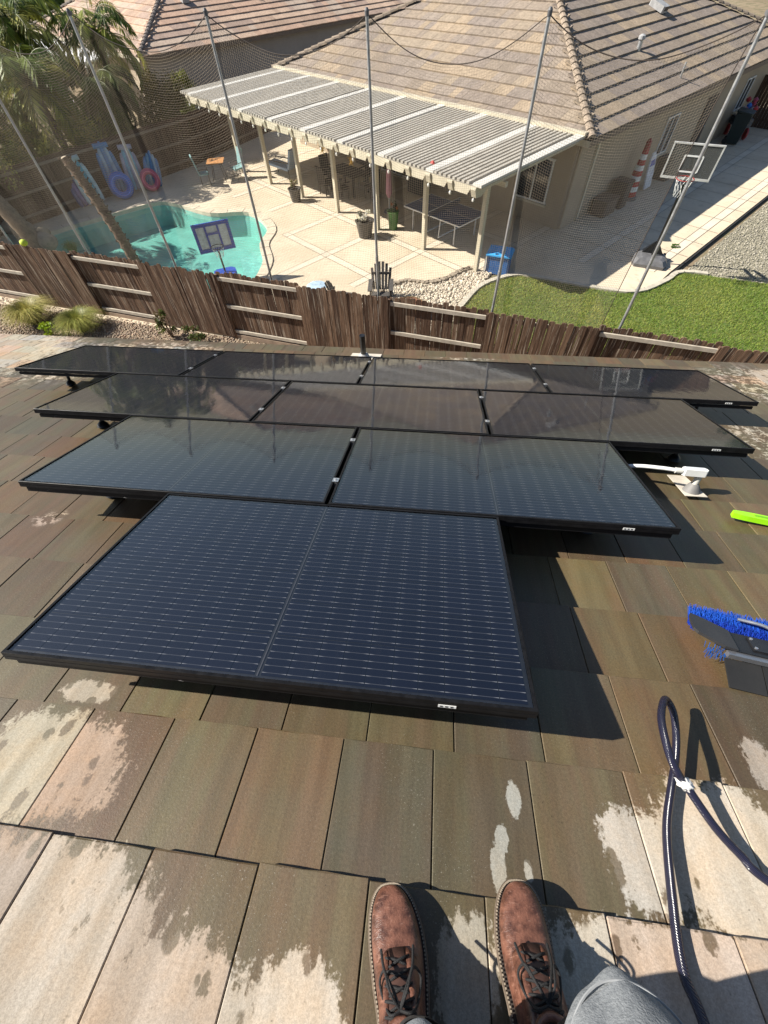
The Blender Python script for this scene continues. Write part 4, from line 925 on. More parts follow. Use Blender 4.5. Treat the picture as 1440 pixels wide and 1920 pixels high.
while a > CA0:
    if min(abs(a-x) for x in wide) > .2: slab(a-.046, a+.046, .013, .06, SPAN, 'slat')
    a -= .172
MB().bar((CA0, CB1+.04, cz(CB1)+.09), (CA1, CB1+.04, cz(CB1)+.09), .20, .10).build('ledger_flashing', BEIGE, pc)
for i in range(20):
    a = -8.34-.854*i; mb = MB(); zt = -.005
    prf = [(CB0-.06, cz(CB0)-.06), (CB0-.05, cz(CB0)+zt), (CB1, cz(CB1)+zt), (CB1, cz(CB1)-.14), (CB0+.5, cz(CB0)-.14), (CB0+.25, cz(CB0)-.27), (CB0+.02, cz(CB0)-.25)]
    n_ = len(prf); mb.add([(a-.085, b, z) for b, z in prf]+[(a+.085, b, z) for b, z in prf], [tuple(range(n_)), tuple(range(2*n_-1, n_-1, -1))]+[(j, j+n_, (j+1) % n_+n_, (j+1) % n_) for j in range(n_)]); mb.build('rafter', BEIGE, pc)
    # scalloped front fascia between rafters
    if i < 19:
        a2 = a-.854; f_ = MB(); z = cz(CB0)
        prf = [(a-.09, z-.005), (a2+.09, z-.005), (a2+.17, z-.23), (a-.24, z-.23)]
        f_.add([(x, CB0+.004, zz) for x, zz in prf]+[(x, CB0+.03, zz) for x, zz in prf], [(0, 1, 2, 3), (7, 6, 5, 4), (0, 4, 5, 1), (1, 5, 6, 2), (2, 6, 7, 3), (3, 7, 4, 0)]); f_.build('front_fascia', BEIGE, pc)
    MB().lathe([(.012, 0), (.035, -.04), (.03, -.08), (.01, -.1)], 8, (a+.02, CB0-.02, cz(CB0)-.25)).build('globe_bulb', M('white_globe', (.8, .78, .72), .3), pc)
sb = MB(); sb.lathe([(.05, 0), (.07, .04), (.03, .09)], 8); tag(sb.build('red_ball', M('red_plastic', (.6, .06, .05), .4), None, hp(-10.3, 11.7, 2.84)), 'small red ball lying on the patio cover edge', 'ball')

# second house behind
h2 = thing('second_house', (0, 0, 0), 'grey stucco house with pinkish tiled hip roof behind the pool', 'house', (0, 0, HROT))
A0b, A1b, B0b, B1b = -54, -34.7, 13.75, 41
MB().box((A1b-.6, (B0b+B1b)/2, 1.32), (.2, B1b-B0b-1.2, 2.64)).build('side_wall', STUC2, h2)
MB().box(((A0b+A1b)/2, B0b+.6, 1.32), (A1b-A0b-1.2, .2, 2.64)).build('end_wall', STUC, h2)
TD2 = (A1b-A0b)/2; p2 = [(A0b, B0b, ZE), (A1b, B0b, ZE), (A1b, B1b, ZE), (A0b, B1b, ZE), ((A0b+A1b)/2, B0b+TD2, ZE+SLP*TD2), ((A0b+A1b)/2, B1b-TD2, ZE+SLP*TD2)]
mb = MB(); mb.add([(x, y, z-.01) for x, y, z in p2], [(0, 1, 4), (1, 2, 5, 4), (2, 3, 5), (3, 0, 4, 5), (3, 2, 1, 0)]); rf2 = mb.build('roof', M('roof_underlay', (.10, .08, .065), .9), h2)
cand = []
face_tiles(rf2, (A0b, B0b, ZE), (1, 0, 0), (0, 1, 0), A1b-A0b, TD2-.2, 1, 1, PAL2, cand, .42, .56, .05)
face_tiles(rf2, (A1b, B0b, ZE), (0, 1, 0), (-1, 0, 0), B1b-B0b, TD2-.2, 1, 1, PAL2, cand, .42, .56, .05)
tiles_to_objects(rf2, cand, 0, (0, 0, 0))
for a, b in ((p2[1], p2[4]), (p2[0], p2[4]), (p2[4], p2[5])): hip_caps(rf2, a, b, [(.2, .17, .15), (.24, .2, .17)])
MB().bar((A1b+.012, B0b-.02, ZE-.08), (A1b+.012, B1b, ZE-.08), .03, .16).build('fascia', EAVE_C, h2)
MB().bar((A0b, B0b-.012, ZE-.08), (A1b, B0b-.012, ZE-.08), .03, .16).build('fascia', BEIGE, h2)
for a, b, kd in ((-38.4, 19.3, 0), (-38.2, 24, 1), (-37.5, 28, 1)):
    z = ZE+SLP*(A1b-a)
    if kd == 0: MB().box((a, b, z+.16), (.5, .45, .2), (0, R(18), 0)).build('dormer_vent', M('grey_vent', (.33, .33, .33), .5), rf2)
    else: MB().tube([(a, b, z), (a, b, z+.5)], .05, 8).build('vent_pipe', STEEL, rf2)
c2 = thing('small_patio_cover', (0, 0, 0), 'small white flat patio cover at the end of the second house', 'patio cover', (0, 0, HROT))
mb = MB(); mb.add([(-51, 12.0, 2.42), (-39, 12.0, 2.42), (-39, 14.6, 2.56), (-51, 14.6, 2.56), (-51, 12.0, 2.5), (-39, 12.0, 2.5), (-39, 14.6, 2.64), (-51, 14.6, 2.64)], FC[:0]+[(3, 2, 1, 0), (4, 5, 6, 7), (0, 1, 5, 4), (1, 2, 6, 5), (2, 3, 7, 6), (3, 0, 4, 7)]); mb.build('roof_panel', M('white_panel', (.66, .66, .64), .5), c2)
for b in (12.6, 13.4): MB().bar((-51, b, 2.51+.054*(b-12)), (-39, b, 2.51+.054*(b-12)), .1, .03).build('seam', WHITE, c2)
for a in (-50.7, -45, -39.2): MB().box((a, 12.15, 1.2), (.12, .12, 2.4)).build('post', WHITE, c2)

# ================================================================== VEGETATION
def quads_obj(name, C, D, Nrm, L, W, cols, mat, parent):
    """leaf quads: centre C, direction D, width axis from Nrm, half sizes L, W (numpy)"""
    S = np.cross(D, Nrm); S /= (np.linalg.norm(S, axis=1, keepdims=True)+1e-9)
    a, b = D*L[:, None], S*W[:, None]
    V_ = np.stack([C-a, C-a*.1+b, C+a, C-a*.1-b], 1).reshape(-1, 3)
    return nparr(name, V_, np.arange(len(V_)).reshape(-1, 4), mat, parent, cols)
def unit(n_):
    d = rng.normal(size=(n_, 3)); return d/np.linalg.norm(d, axis=1, keepdims=True)
def leaf_crown(parent, ctr, rad, n_, size, cols, mat, clumps=26, name='crown', droop=0.):
    cc = unit(clumps)*rng.uniform(.35, 1., (clumps, 1))**.6*np.array(rad)*.8
    k = rng.integers(0, clumps, n_); rr = np.array(rad)*rng.uniform(.16, .42, (clumps, 1))[k]
    P = cc[k]+unit(n_)*rng.uniform(.2, 1., (n_, 1))**.5*rr + np.array(ctr)
    P = P[P[:, 2] > .02]; n2 = len(P); D = unit(n2); D[:, 2] -= droop; D /= np.linalg.norm(D, axis=1, keepdims=True)
    tint = np.array(cols)[rng.integers(0, len(cols), clumps)][k[:n2]]*rng.uniform(.65, 1.35, (n2, 1))
    return quads_obj(name, P, D, unit(n2), size*rng.uniform(.6, 1.3, n2), size*.42*rng.uniform(.7, 1.2, n2), tint, mat, parent)
LEAF = leaf_mat('leaf', (1, 1, 1), (1.15, 1.1, .8), .45)
def palm(base, lean, ht, nfr, flen, label, cols, trunk_r=.14, droop=1.0):
    p = thing('palm_tree', base, label, 'palm tree'); top = Vector(lean)*1.0+Vector((0, 0, ht))
    pts = spline([(0, 0, -.2), tuple(Vector(lean)*.22+Vector((0, 0, ht*.33))), tuple(Vector(lean)*.6+Vector((0, 0, ht*.68))), tuple(top)], 9)
    mb = MB(); rs_ = [trunk_r*(1.15-.35*i/len(pts))*(1+.05*(i % 2)) for i in range(len(pts))]; mb.tube(pts, rs_, 12)
    mb.build('trunk', M('palm_trunk', (.20, .145, .10), .9, 0, .35, 7, .8, 25), p)
    C, D, Nn_, L, W, cl = [], [], [], [], [], []; rach = MB()
    for f_ in range(nfr):
        az = f_*2.39996+random.uniform(-.2, .2); el = random.uniform(-.35, 1.25) if f_ % 5 else random.uniform(1.0, 1.4)
        ln = flen*random.uniform(.8, 1.1); hd_ = Vector((math.cos(az), math.sin(az), 0)); P = Vector(top); ang = el; pl = [P.copy()]; K = 14
        for i in range(K):
            ang -= droop*(.06+.13*i/K)*1.25; P = P+(hd_*math.cos(ang)+Vector((0, 0, math.sin(ang))))*ln/K; pl.append(P.copy())
        rach.tube(pl, [.022*(1-.85*i/K) for i in range(K+1)], 4)
        cb = Vector(random.choice(cols))*random.uniform(.7, 1.25)
        for i in range(2, K*3):
            s_ = i/3; i0 = min(int(s_), K-1); q = pl[i0].lerp(pl[i0+1], s_-i0); tg_ = (pl[i0+1]-pl[i0]).normalized(); sd = tg_.cross(Vector((0, 0, 1))).normalized()
            for sg in (-1, 1):
                d = (tg_*.75+sd*sg*.8+Vector((0, 0, -.35-.3*random.random()))).normalized()+Vector([random.uniform(-.12, .12) for _ in range(3)]); d.normalize()
                l_ = .30*flen/2.4*(1-.55*abs(s_/K-.45))*random.uniform(.8, 1.2)
                C.append(q+d*l_); D.append(d); Nn_.append((random.uniform(-.3, .3), random.uniform(-.3, .3), 1)); L.append(l_); W.append(.026*random.uniform(.8, 1.4)); cl.append(cb*random.uniform(.75, 1.3))
    rach.build('frond_stems', M('frond_stem', (.13, .15, .05), .6), p)
    quads_obj('crown', np.array(C), np.array(D), np.array(Nn_), np.array(L), np.array(W), np.array(cl), LEAF, p)
    return p
G1 = [(.08, .13, .022), (.14, .19, .04), (.20, .23, .05), (.055, .09, .018), (.34, .34, .11)]
ct = thing('cut_palm_trunk', (-10.9, 14.9, 0), 'leaning bare palm trunk cut off above the blue ring', 'tree trunk')
tp_s = spline([(0, 0, -.2), (-.22, .1, 1.0), (-.6, .3, 2.1), (-1.05, .5, 3.05)], 9)
MB().tube(tp_s, [.15*(1.1-.25*k/len(tp_s))*(1+.16*(k % 2)+random.uniform(-.05, .05)) for k in range(len(tp_s))], 14).build('trunk', M('palm_trunk_dark', (.13, .085, .055), .95, 0, .5, 5, 1., 14), ct)
lb = MB()
for k in range(90):
    f_ = k/90*(len(tp_s)-1.01); p_ = tp_s[int(f_)].lerp(tp_s[int(f_)+1], f_-int(f_)); a_k = k*2.4
    d_ = Vector((math.cos(a_k), math.sin(a_k), 0)); lb.bar(p_+d_*.10, p_+d_*(.19+.04*random.random())+Vector((0, 0, .10)), .07, .03)
lb.build('leaf_bases', M('palm_trunk_dark', (.13, .085, .055), .95, 0, .5, 5, 1., 14), ct)
MB().lathe([(.12, 0), (.10, .02)], 12, (-1.05, .5, 3.06)).build('cut_end', M('pale_cut_wood', (.5, .42, .3), .9), ct)
palm((-17.0, 22.3, 0), (-.2, .1, 0), 3.5, 52, 2.5, 'palm crown hanging over the dark fence left of the net pole', G1, .16)
palm((-15.6, 24.2, 0), (-.1, .1, 0), 2.9, 46, 2.2, 'low palm whose fronds droop over the pool floats', [(.06, .09, .02), (.10, .12, .035), (.05, .06, .02)], .13)
palm((-18.6, 25.2, 0), (-.3, .2, 0), 4.7, 50, 2.6, 'tall palm standing behind the others at the upper left', G1, .18)
palm((-16.6, 27.2, 0), (.1, .2, 0), 4.2, 44, 2.4, 'palm in front of the small white patio cover', G1, .17)
palm((-15.5, 16.1, 0), (-2.4, .6, 0), 3.6, 46, 2.6, 'palm with stout grey trunk rising at the left picture edge', G1, .26)
palm((-19.6, 20.6, 0), (-.3, .2, 0), 3.0, 40, 2.6, 'short palm beyond the dark fence at the far left', G1, .18)
def shrub(base, rad, n_, size, cols, label, name='shrub', clumps=20, stem=True, cat='shrub', droop=0.):
    s_ = thing(name, base, label, cat)
    if stem:
        mb = MB()
        for i in range(5):
            a = i*1.3; mb.tube([(0, 0, -.05), (rad[0]*.25*math.cos(a), rad[1]*.25*math.sin(a), rad[2]*.7), (rad[0]*.5*math.cos(a), rad[1]*.5*math.sin(a), rad[2]*1.2)], [.05*rad[2], .035*rad[2], .012*rad[2]], 6)
        mb.build('stems', M('bark', (.12, .085, .06), .9), s_)
    leaf_crown(s_, (0, 0, rad[2]*1.0), rad, n_, size, cols, LEAF, clumps, 'foliage', droop); return s_
OL = [(.085, .075, .02), (.12, .095, .03), (.06, .06, .018), (.14, .12, .035)]
shrub((-14.0, 26.3, 0), (1.45, 1.4, 1.75), 15000, .055, OL, 'large olive brown weeping bush behind the pink ring', 'bush', 40, droop=.8)
shrub((-13.3, 26.2, 0), (.9, .9, 1.1), 6000, .05, [(.07, .09, .02), (.11, .12, .03)], 'lower green bush spilling over the dark fence', 'bush', 24, droop=.6)
shrub((-15.0, 31.5, 0), (.9, .9, 1.35), 5000, .05, [(.16, .18, .03), (.12, .15, .03)], 'yellow green upright shrub by the grey house wall', 'shrub')
shrub((-13.6, 40.0, 0), (1.3, 1.0, 1.0), 4500, .06, [(.05, .075, .02), (.09, .10, .03)], 'dark shrub under the eave of the second house', 'shrub')
shrub((-19.0, 18.4, 0), (1.5, 1.5, 1.2), 9000, .06, [(.10, .14, .03), (.15, .17, .05), (.06, .09, .02)], 'sunlit yellow green hedge bush beyond the left fence', 'bush', 34)
shrub((-21.5, 17.2, 0), (1.8, 1.8, 1.3), 8000, .06, [(.10, .14, .03), (.14, .16, .045)], 'broad light green bush at the left picture edge', 'bush', 30)
HB = [(.14, .19, .035), (.22, .25, .055), (.08, .12, .025), (.30, .31, .09)]
for k, (x, y, rx, rz) in enumerate(((-18.0, 19.4, 1.3, 1.3), (-17.4, 21.0, 1.35, 1.45), (-16.4, 22.5, 1.25, 1.4), (-19.3, 22.4, 1.6, 1.9), (-15.4, 24.2, 1.2, 1.45))):
    shrub((x, y, 0), (rx, rx, rz), 7500, .075, HB, 'leafy green hedge bush showing over the dark fence, '+['leftmost of the row', 'second from the left', 'third from the left', 'tall one standing behind the row', 'rightmost, above the pool floats'][k], 'bush', 30)
def tree(base, ht, rad, n_, size, cols, label):
    t_ = thing('tree', base, label, 'tree'); mb = MB(); mb.tube(spline([(0, 0, -.2), (.1, 0, ht*.4), (-.05, .1, ht*.8)], 6), [.22*(1-.06*i) for i in range(13)], 9)
    for i in range(6):
        a = i*1.05; mb.tube([(0, 0, ht*.45), (rad[0]*.4*math.cos(a), rad[1]*.4*math.sin(a), ht*.75), (rad[0]*.75*math.cos(a), rad[1]*.75*math.sin(a), ht*.95)], [.1, .06, .02], 6)
    mb.build('trunk', M('bark', (.12, .085, .06), .9), t_); leaf_crown(t_, (0, 0, ht), rad, n_, size, cols, LEAF, 46); return t_
GR = [(.05, .085, .02), (.08, .12, .03), (.035, .06, .015)]
tree(hp(-3.0, 46.5), 4.2, (2.6, 2.6, 2.2), 9000, .10, GR, 'green tree beyond the roof at the top right corner')
tree((-34.5, 53, 0), 4.2, (1.6, 1.6, 3.0), 9000, .12, [(.06, .11, .025), (.09, .14, .04)], 'tall bright green clump of reeds at the top left')
tree((-40, 57, 0), 3.6, (2.6, 2.4, 2.0), 6000, .12, [(.05, .07, .02), (.07, .08, .03)], 'dark tree past the small white cover')
for i, (x, y, h_) in enumerate(((-37, 57, 7.5), (-29.5, 60, 6.5), (-26.5, 56, 6.5), (-25.0, 55.0, 6.5))):
    p = thing('bare_trunk' if i < 2 else 'utility_post', (x, y, 0), ['pale mottled tree trunk at the top left corner', 'thin brown trunk behind the small white cover', 'brown post standing by the road at the top left', 'white post standing by the road at the top left'][i], ['trunk', 'trunk', 'post', 'post'][i])
    MB().tube([(0, 0, 0), (.15, 0, h_*.5), (0, .1, h_)], [.28, .25, .2] if i < 2 else [.12, .12, .12], 9).build('stem', M('pale_bark', (.34, .27, .19), .9, 0, .45, 3, .5, 10) if i == 0 else (M('bark', (.12, .085, .06), .9) if i < 3 else WHITE), p)

def grass_tuft(base, r, h, n_, c1, c2, label):
    t_ = thing('ornamental_grass', base, label, 'grass clump', group='grass clumps in the planting bed')
    a = rng.uniform(0, 6.28, n_); s_ = rng.uniform(0, 1, n_)**.6; l_ = h*rng.uniform(.6, 1.15, n_)
    b0 = np.stack([np.cos(a)*r*.15*s_, np.sin(a)*r*.15*s_, np.zeros(n_)], -1)
    m1 = b0+np.stack([np.cos(a)*r*.5*s_, np.sin(a)*r*.5*s_, l_*.75], -1); e_ = b0+np.stack([np.cos(a)*r*1.05*s_+rng.normal(0, .04, n_), np.sin(a)*r*1.05*s_+rng.normal(0, .04, n_), l_*(1.0-.45*s_)], -1)
    sd = np.stack([-np.sin(a), np.cos(a), np.zeros(n_)], -1)*.004
    V_ = np.stack([b0-sd, b0+sd, m1+sd*.8, m1-sd*.8, e_], 1).reshape(-1, 3); i = np.arange(n_)*5
    f_ = np.concatenate([np.stack([i, i+1, i+2], -1), np.stack([i, i+2, i+3], -1), np.stack([i+3, i+2, i+4], -1)])
    k = rng.uniform(0, 1, (n_, 1)); cc = (np.array(c1)*k+np.array(c2)*(1-k))*rng.uniform(.7, 1.3, (n_, 1))
    nparr('blades', V_, f_, LEAF, t_, np.concatenate([cc]*3)); return t_
grass_tuft((-12.75, 11.25, -.01), .85, .72, 2600, (.42, .36, .16), (.20, .22, .06), 'straw coloured ornamental grass clump at the far left of the bed')
grass_tuft((-10.9, 10.95, -.01), .75, .62, 2600, (.36, .34, .12), (.12, .17, .04), 'round green and yellow ornamental grass clump in the bed')
grass_tuft((-13.9, 15.75, -.0), .4, .55, 500, (.16, .26, .05), (.10, .18, .04), 'small spiky green grass tuft by the pool rim')
def leafy(base, rad, n_, size, cols, label): return shrub(base, rad, n_, size, cols, label, 'small_plant', 10, True, 'plant')
leafy((-11.75, 10.6, 0), (.30, .28, .22), 260, .05, [(.28, .38, .03), (.22, .33, .03)], 'bright lime green small plant between the grass clumps')
leafy((-7.9, 10.75, 0), (.32, .3, .45), 420, .05, [(.07, .10, .03), (.12, .15, .05), (.10, .08, .04)], 'glossy dark leaved upright shrub in the gravel bed')
leafy((-7.0, 10.35, 0), (.5, .4, .28), 520, .05, [(.06, .09, .03), (.10, .13, .05), (.12, .07, .05)], 'low spreading dark leaved shrub below the fence')
leafy((8.45, 17.3, 0), (.18, .15, .05), 200, .03, [(.06, .13, .02)], 'small weed patch growing in the gravel by the curb')
for k in range(8):
    x, y = (-18.9+.55*k*(.8+.1*(k % 3)), 17.9-.12*k*k*.3+.3*(k % 2)); r_ = .28+.14*((k*7) % 5)/4
    me = bpy.data.meshes.new('boulder'); bm = bmesh.new(); bmesh.ops.create_icosphere(bm, subdivisions=3, radius=r_)
    for v in bm.verts: v.co *= 1+.16*math.sin(v.co.x*7/r_*.4+k)*math.cos(v.co.y*6/r_*.4+k*2)+random.uniform(-.02, .02); v.co.z *= .75
    bm.to_mesh(me); bm.free(); me.materials.append(M('boulder_stone', (.27, .225, .17), .9, 0, .3, 4, .6, 20))
    tag(ob('boulder', me, None, (x, y, r_*.45)), 'tan boulder, '+['leftmost', 'second from the left', 'third from the left', 'fourth from the left', 'fourth from the right', 'third from the right', 'second from the right', 'rightmost'][k]+' in the row at the left end of the pool', 'boulder', 'boulders at the pool end')
stn = MB()
ed = [(-2.3, 13.0), (-1.7, 13.85), (-1.05, 14.36), (-.32, 14.28), (.3, 14.57), (.75, 15.05), (1.12, 15.33)]
for i, p in enumerate(spline([(x, y, .04) for x, y in ed], 5)):
    tag(MB().box((0, 0, 0), (.20*random.uniform(.8, 1.1), .13, .10), (0, 0, random.uniform(0, 3)), ch=.03).build('edging_stone', M('edging_stone', (.30, .25, .19), .9, 0, .25, 6), None, p), 'small rough stone in the curved row edging the patio', 'stone', 'stones edging the patio curve')

# ================================================================== YARD THINGS
tl = M('teal_mesh_fabric', (.19, .33, .33), .8, 0, .1, 30)
dkm = M('dark_bronze', (.035, .028, .022), .5)
def patio_chair(p, rz, label):
    c = thing('patio_chair', p, label, 'chair', (0, 0, rz), 'teal bistro chairs')
    MB().box((0, 0, .43), (.46, .46, .06), ch=.05).build('seat', tl, c)
    MB().box((0, .27, .78), (.46, .06, .70), (R(-12), 0, 0), ch=.02).build('backrest', tl, c)
    for x in (-.2, .2):
        for y in (-.19, .2): MB().tube([(x, y, 0), (x*.95, y*.95, .42)], .013, 6).build('leg', dkm, c)
        MB().tube(spline([(x*1.2, .24, .62), (x*1.25, .0, .64), (x*1.2, -.2, .60), (x*1.05, -.2, .42)], 5), .014, 6).build('armrest', dkm, c)
patio_chair((-11.25, 23.0, 0), R(118), 'teal patio chair left of the small wooden bistro table')
patio_chair((-9.85, 23.75, 0), R(-40), 'teal patio chair right of the small wooden bistro table')
bt = thing('bistro_table', (-10.75, 23.55, 0), 'small square table with orange wooden top between teal chairs', 'table', (0, 0, R(15)))
for i in range(6): MB().box((-.325+.13*i, 0, .745), (.125, .78, .03)).build('slat', M('orange_wood', (.50, .24, .085), .55, 0, .2, 9), bt)
MB().box((0, 0, .715), (.7, .7, .025)).build('apron', dkm, bt)
for x in (-.3, .3):
    for y in (-.3, .3): MB().tube([(x*.6, y*.6, .71), (x, y, 0)], .015, 6).build('leg', dkm, bt)

def ring_float(p, R0, r, rot, c, label, mats):
    t_ = thing('swim_ring', p, label, 'swim ring', rot)
    pts = [(R0*math.cos(a), 0, R0*math.sin(a)) for a in np.linspace(0, 2*math.pi, 28, endpoint=False)]
    MB().tube(pts, r, 12, closed=True).build('tube', M(mats, c, .35, 0, .1, 4), t_)
    MB().tube([(R0*.99*math.cos(a), -r*.96, R0*.99*math.sin(a)) for a in np.linspace(0, 2*math.pi, 28, endpoint=False)], .012, 6, closed=True).build('seam', M(mats+'_seam', tuple(min(1, x*1.6+.08) for x in c), .4), t_)
    MB().lathe([(.03, 0), (.025, .03), (.012, .045)], 8, (R0, -r*.4, 0)).build('valve', WHITE, t_)
FYR = R(33)
ring_float((-14.5, 21.3, .48), .36, .14, (R(-12), 0, FYR), (.02, .13, .48), 'bright blue inflatable swim ring leaning behind the palm trunk', 'blue_vinyl')
ring_float((-13.55, 22.2, .42), .31, .115, (R(-14), 0, FYR), (.55, .10, .17), 'pink inflatable swim ring leaning at the dark fence', 'pink_vinyl')
def lounge_float(p, wd, ht, rot, cols, label, ends=True):
    t_ = thing('pool_float', p, label, 'pool float', rot, 'inflatable pool floats against the fence'); n_ = 5
    for i in range(n_):
        x = -wd/2+wd*(i+.5)/n_; hh_ = ht*(1-.18*abs(i-2)/2)
        MB().tube(spline([(x, 0, .08), (x*1.02, -.02, hh_*.5), (x*.8, 0, hh_)], 5), [wd/n_*.32]+[wd/n_*.56]*9+[wd/n_*.25], 9).build('air_chamber', M(cols[i % len(cols)][0], cols[i % len(cols)][1], .35, 0, .25, 5), t_)
    if ends: MB().tube([(x, -.02, ht*.93) for x in np.linspace(-wd*.38, wd*.38, 7)], .09, 9).build('headrest', M(cols[0][0], cols[0][1], .35), t_)
cA = [('pale_aqua_vinyl', (.42, .55, .58)), ('teal_vinyl', (.06, .30, .38))]; cB = [('mid_blue_vinyl', (.05, .20, .42)), ('pale_blue_vinyl', (.25, .40, .52))]; cC = [('deep_blue_vinyl', (.03, .06, .22)), ('violet_vinyl', (.12, .10, .30))]
lounge_float((-15.5, 20.55, 0), .75, 1.75, (R(-10), R(-6), FYR), cA, 'white tipped teal inflatable lounger standing left of palm trunk')
lounge_float((-15.75, 20.45, 0), .9, 1.0, (R(-12), R(-14), FYR), cC, 'dark blue folded inflatable lying left of the teal lounger', False)
lounge_float((-14.85, 21.6, 0), .8, 1.9, (R(-10), 0, FYR), cB, 'blue and pale inflatable lounger behind the blue ring')
lounge_float((-14.2, 22.1, 0), .75, 1.7, (R(-12), R(4), FYR), [('lilac_vinyl', (.34, .33, .42)), ('sky_vinyl', (.18, .38, .50))], 'lilac and sky blue inflatable lounger behind the two rings')
lounge_float((-13.7, 22.6, 0), .7, 1.35, (R(-14), R(16), FYR), cB, 'blue inflatable lounger leaning behind the pink ring', False)

# pool basketball hoop
ph = thing('pool_hoop', (-7.35, 14.35, 0), 'small blue framed pool basketball hoop on a dark pole', 'basketball hoop', (0, 0, R(28)))
blu = M('royal_blue_plastic', (.018, .065, .36), .4, 0, .12, 8)
MB().box((0, 0, .12), (.75, .55, .2), ch=.12).build('base', blu, ph)
MB().tube([(0, 0, .2), (0, .06, 1.3)], .032, 10).build('pole', BLACK, ph)
bbd = MB(); Wd, Ht, bz = 1.08, .74, 1.30
for x, z, w_, h_ in ((0, Ht/2, Wd, .10), (0, -Ht/2, Wd, .10), (-Wd/2, 0, .10, Ht+.1), (Wd/2, 0, .10, Ht+.1), (-.20, 0, .06, Ht), (.20, 0, .06, Ht), (0, .10, .40, .05)): bbd.box((x, 0, bz+z), (w_, .05+.001*abs(x), h_))
bbd.build('backboard_frame', blu, ph)
for x, w_ in ((-.36, .26), (.36, .26), (0, .34)): MB().box((x, .012, bz), (w_, .012, Ht-.1)).build('clear_panel', M('cloudy_acrylic', (.52, .60, .60), .3, 0, .15, 8), ph)
MB().tube([(.20*math.cos(a), -.26+.20*math.sin(a), bz-.2) for a in np.linspace(0, 2*math.pi, 24, endpoint=False)], .012, 6, closed=True).build('rim', BLACK, ph)
nb = MB()
for i in range(12):
    a = i*math.pi/6; a2 = a+.5; nb.tube([(.2*math.cos(a), -.26+.2*math.sin(a), bz-.2), (.15*math.cos(a2), -.26+.15*math.sin(a2), bz-.36), (.11*math.cos(a), -.26+.11*math.sin(a), bz-.5)], .006, 4)
nb.build('net', WHITE, ph)

# adirondack chairs
adm = M('weathered_grey_slat', (.075, .068, .062), .8, 0, .25, 14)
def adirondack(p, rz, label):
    c = thing('adirondack_chair', p, label, 'chair', (0, 0, rz), 'adirondack chairs by the rock bed')
    for i in range(6):
        x = -.235+.094*i; t_ = abs(i-2.5); MB().bar((x, .22, .30), (x*1.25, .52, 1.02-.03*t_*t_), .082, .018, (0, 1, .3)).build('back_slat', adm, c)
    for i in range(5): MB().box((0, -.28+.11*i, .36-.03*i), (.56, .095, .02), (R(-12), 0, 0)).build('seat_slat', adm, c)
    for x in (-.33, .33):
        MB().box((x, -.02, .56), (.13, .72, .024), ch=.0).build('armrest', adm, c)
        MB().box((x*.93, -.30, .28), (.04, .10, .56)).build('leg', adm, c); MB().bar((x*.85, -.32, .30), (x*.85, .62, .02), .03, .12).build('leg', adm, c); MB().box((x*.93, .28, .28), (.03, .09, .54)).build('leg', adm, c)
    MB().box((0, .40, .72), (.6, .03, .07)).build('back_brace', adm, c)
adirondack((-1.72, 13.05, 0), R(4), 'dark slatted adirondack chair facing the fence by the rock bed')
adirondack((-2.75, 12.15, 0), R(78), 'second adirondack chair mostly hidden behind the fence top')
fb = thing('fire_bowl', (-.75, 12.35, 0), 'round rusty fire bowl with wire ring next to adirondack chair', 'fire bowl')
MB().lathe([(.15, 0), (.34, .12), (.42, .36), (.40, .36), (.3, .15), (.1, .06)], 22).build('bowl', M('rusty_iron', (.20, .085, .045), .8, 0, .35, 8, .3, 40), fb, smooth=True)
gr_ = MB()
for i in range(5): gr_.tube([(-.4+.2*i, -math.sqrt(max(.0, .16-(-.4+.2*i)**2)), .37), (-.4+.2*i, math.sqrt(max(.0, .16-(-.4+.2*i)**2))+.001, .37)], .006, 5)
gr_.tube([(.41*math.cos(a), .41*math.sin(a), .37) for a in np.linspace(0, 6.283, 24, endpoint=False)], .008, 5, closed=True); gr_.build('grate', M('dull_brass', (.4, .3, .12), .4, .6), fb)
st_ = thing('side_table', (-3.75, 12.95, 0), 'small round pale blue side table behind the fence', 'table')
MB().lathe([(.30, .48), (.32, .5), (.32, .53), (.29, .54)], 20).build('top', M('pale_blue_paint', (.42, .56, .68), .4), st_, smooth=True); MB().lathe([(.16, 0), (.05, .06), (.04, .49)], 12).build('pedestal', WHITE, st_)
bl = tag(MB().lathe([(.02, -.07), (.06, -.045), (.075, 0), (.06, .045), (.02, .07)], 14).build('ball', M('tennis_yellow', (.5, .6, .05), .7), None, fx(-12.15)+Vector((0, .0, 1.97)), smooth=True), 'yellow green ball caught on top of the fence', 'ball')
bl.scale = (1.5, 1.3, 1.2)

